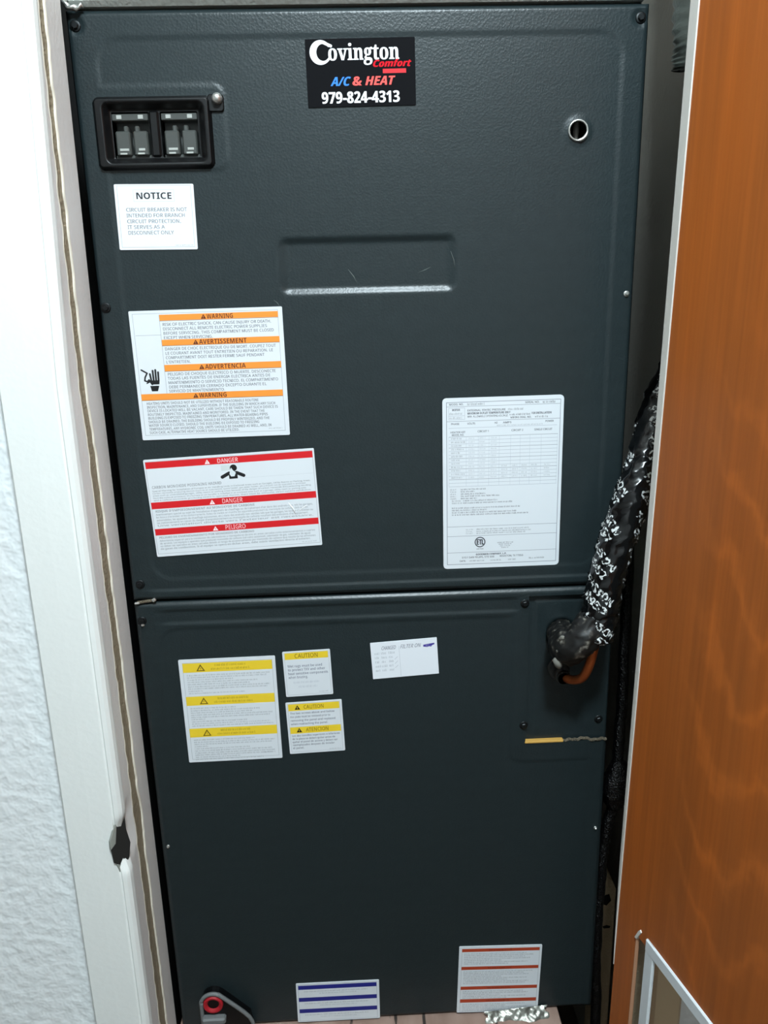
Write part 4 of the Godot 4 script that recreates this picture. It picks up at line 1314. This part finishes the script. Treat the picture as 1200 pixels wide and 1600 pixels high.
func build_line_set():
	var o := thing("refrigerant_line_set", "insulated refrigerant pipes wrapped in printed black tape, with a copper bend entering the air handler", "pipe", Vector3(0, UY, 0))
	var fn := FastNoiseLite.new()
	fn.seed = 3
	fn.frequency = 1.0
	var tape := mat("printed black tape", Color.WHITE, 0.16)
	tape.albedo_texture = tape_texture()
	tape.uv1_scale = Vector3(1.0, 1.0 / 0.37, 1.0)
	var st := begin(false)
	var path := smooth_path([Vector3(0.2290, 0.5520, 0.056), Vector3(0.2315, 0.5720, 0.055), Vector3(0.2345, 0.605, 0.053), Vector3(0.2455, 0.655, 0.050), Vector3(0.2615, 0.702, 0.045), Vector3(0.2790, 0.742, 0.030), Vector3(0.3000, 0.790, 0.002), Vector3(0.3300, 0.86, -0.006), Vector3(0.3480, 0.95, -0.012), Vector3(0.3500, 1.20, -0.012)], 14)
	tube(st, path, func(t, an):
		var w: float = fn.get_noise_3d(t * 40.0, cos(an) * 1.6, sin(an) * 1.6)
		var fold: float = absf(sin(t * 60.0 + an * 1.0 + w * 3.0))
		return 0.0178 + 0.0026 * w + 0.0022 * (1.0 - fold) * (1.0 - fold) - 0.006 * smoothstep(0.045, 0.0, t), 36)
	part("wrapped_insulation", finish(st), tape, o, Vector3.ZERO, "black tape wrap with white print")
	# bulging elbow of the suction stub, wrapped in foam tape
	st = begin(false)
	tube(st, smooth_path([Vector3(0.2080, 0.5350, -0.006), Vector3(0.2070, 0.5360, 0.016), Vector3(0.2040, 0.5385, 0.036), Vector3(0.2060, 0.5465, 0.052), Vector3(0.2160, 0.5600, 0.057), Vector3(0.2285, 0.5790, 0.055)], 8), func(t, an): return 0.0158 + 0.0042 * sin(PI * clampf(t * 1.1, 0, 1)) + 0.0034 * fn.get_noise_3d(t * 6.0, cos(an) * 1.4, sin(an) * 1.4) + 0.0012 * fn.get_noise_3d(t * 22.0, cos(an) * 4.0, sin(an) * 4.0), 36)
	var foam := mat("black foam tape", Color.WHITE, 0.5)
	var fim := Image.create(128, 128, false, Image.FORMAT_RGB8)
	for y in 128:
		for x in 128:
			var b := fn.get_noise_2d(x * 0.06, y * 0.06)
			var c := Color(0.05, 0.05, 0.047).lerp(Color(0.26, 0.245, 0.22), smoothstep(0.12, 0.42, b))
			fim.set_pixel(x, y, c.lerp(Color(0.45, 0.44, 0.41), smoothstep(0.40, 0.5, b)))
	foam.albedo_texture = ImageTexture.create_from_image(fim)
	foam.uv1_scale = Vector3(1.0, 12.0, 1.0)
	part("suction_elbow", finish(st), foam, o, Vector3.ZERO, "bulging elbow wrapped in black foam tape")
	st = begin(false)
	for s in [[Vector3(0.1900, 0.5560, 0.0560), Vector3(0.1935, 0.5610, 0.0585), 0.0026], [Vector3(0.1860, 0.5310, 0.0510), Vector3(0.1925, 0.5200, 0.0500), 0.0042], [Vector3(0.1955, 0.5430, 0.0600), Vector3(0.1945, 0.5350, 0.0592), 0.0024], [Vector3(0.1885, 0.5450, 0.0545), Vector3(0.1880, 0.5400, 0.0540), 0.0022]]:
		tube(st, smooth_path([s[0], (s[0] + s[1]) / 2 + Vector3(0.001, 0.0006, 0.0012), s[1]], 6), func(t, an): return s[2] * (0.45 + 0.6 * sin(PI * clampf(t, 0.02, 0.98))), 10)
	part("foam_tear", finish(st), mat("pale torn foam", Color(0.42, 0.41, 0.38), 0.8), o, Vector3.ZERO, "pale torn patches on the foam tape")
	st = begin(false)
	tube(st, smooth_path([Vector3(0.2300, 0.5600, 0.054), Vector3(0.2275, 0.5380, 0.053), Vector3(0.2240, 0.5180, 0.050), Vector3(0.2200, 0.5030, 0.043), Vector3(0.2140, 0.4950, 0.032), Vector3(0.2080, 0.4925, 0.020), Vector3(0.2050, 0.4925, -0.010)], 8), func(t, an): return 0.0050, 18)
	part("copper_tube", finish(st), M.copper, o, Vector3.ZERO, "bare copper liquid line bend")
	st = begin(false)
	lathe(st, [[0.0, 0.024], [0.0068, 0.024], [0.0078, 0.022], [0.0078, 0.014], [0.0100, 0.012], [0.0118, 0.004], [0.0118, -0.008]].duplicate(), 22, Vector3.ZERO, true)
	lathe(st, [[0.0118, -0.008], [0.0118, 0.004], [0.0100, 0.012], [0.0078, 0.014], [0.0078, 0.022], [0.0068, 0.024], [0.0, 0.024]], 22, Vector3.ZERO, true)
	part("pipe_fitting", finish(st), M.solder, o, Vector3(0.2055, 0.4925, 0.0), "grey grommet and brazed fitting of the liquid line")

func build_small_things():
	var st := begin()
	var pl := thing("unit_platform", "pinkish particle board platform under the air handler", "platform", Vector3(0, UY, 0))
	var stp := begin()
	prism(stp, PackedVector2Array([Vector2(-0.272, -0.045), Vector2(0.222, -0.045), Vector2(0.222, 0.84), Vector2(-0.272, 0.84)]), -0.020, 0.0, 0.001)
	var top := part("platform_top", finish(stp), M.ply, pl)
	top.rotation_degrees.x = -90
	st = begin()
	box(st, Vector3(-0.025, -0.235, 0.022), Vector3(0.484, 0.428, 0.018), 0.001)
	part("platform_front", finish(st), M.ply, pl)
	# foil tape along the bottom seam
	var o := thing("foil_tape", "crumpled shiny foil tape below the orange banded sticker", "tape", Vector3(0.1660, UY, 0.0))
	var fn := FastNoiseLite.new()
	fn.seed = 8
	fn.frequency = 45.0
	var fh := func(x: float, y: float) -> float: return fn.get_noise_2d(x, y) * 0.0022 + 0.0012 * sin(x * 130.0)
	var none := func(x: float, y: float) -> bool: return absf(x) > 0.041 - 0.004 * sin(y * 500.0)
	var fm := part("tape_strip", sheet(-0.042, 0.042, -0.010, 0.008, 0.0015, fh, none, 0.0004), M.foil, o, Vector3(0, 0.0040, 0.0090))
	fm.rotation_degrees = Vector3(-48, 0, 3)
	# black drain hose beside the unit
	var h := thing("drain_hose", "shiny black taped hose hanging down the right side of the air handler", "hose", Vector3(0, UY, 0))
	st = begin(false)
	tube(st, smooth_path([Vector3(0.3100, 0.62, -0.090), Vector3(0.3010, 0.46, -0.055), Vector3(0.2910, 0.36, -0.028), Vector3(0.2860, 0.30, -0.020), Vector3(0.2772, 0.25, -0.018), Vector3(0.2747, 0.18, -0.018), Vector3(0.2742, 0.08, -0.018), Vector3(0.2795, -0.06, -0.018), Vector3(0.2800, -0.42, -0.018)], 10), func(t, an): return 0.0068 + 0.0008 * sin(t * 95.0 + an) * sin(t * 40.0), 16)
	part("hose", finish(st), M.hose, h)
	st = begin(false)
	tube(st, smooth_path([Vector3(0.2925, 0.352, -0.026), Vector3(0.2885, 0.332, -0.020), Vector3(0.2870, 0.312, -0.018), Vector3(0.2850, 0.292, -0.019)], 10), func(t, an):
		return 0.008 + 0.009 * sin(PI * clampf(t, 0.03, 0.97)) + 0.0038 * fn.get_noise_3d(t * 0.09, cos(an) * 0.03, sin(an) * 0.03), 26)
	part("tape_knot", finish(st), M.hose, h, Vector3.ZERO, "crumpled knot of black tape")
	# rough board beside the unit at the bottom right
	var b := thing("lumber_offcut", "pale rough board standing upright between the air handler and the door", "board", Vector3(0.3160, UY, -0.100))
	st = begin()
	prism(st, PackedVector2Array([Vector2(-0.0125, -0.449), Vector2(0.0105, -0.449), Vector2(0.0105, 0.096), Vector2(0.0050, 0.110), Vector2(-0.0085, 0.122), Vector2(-0.0125, 0.118)]), -0.035, 0.0, 0.001)
	part("board", finish(st), M.stud, b)
	for k in [[Vector2(-0.006, 0.034), Vector2(0.000, 0.036), Vector2(0.0055, 0.034), Vector2(0.0045, 0.031), Vector2(-0.004, 0.0305)], [Vector2(-0.0105, 0.074), Vector2(-0.002, 0.070), Vector2(0.004, 0.078), Vector2(0.001, 0.089), Vector2(-0.0105, 0.086)]]:
		st = begin()
		prism(st, PackedVector2Array(k), -0.001, 0.0004)
		part("knot", finish(st), M.gouge, b, Vector3.ZERO, "dark knot in the board")
	# pale sleeve at the top right
	var s := thing("duct_sleeve", "pale crinkled plastic duct sleeve at the top right behind the door edge", "duct", Vector3(0.3330, UY + 1.125, -0.060))
	st = begin(false)
	tube(st, PackedVector3Array(smooth_path([Vector3(0.004, 0.0, 0), Vector3(0.001, 0.05, 0), Vector3(0.0, 0.3, -0.02), Vector3(0.0, 0.8, -0.02)], 30)), func(t, an): return 0.021 + 0.0016 * sin(t * 190.0 + an * 1.0) + 0.001 * sin(t * 40.0 + an * 3.0), 24)
	part("sleeve", finish(st), M.duct, s)
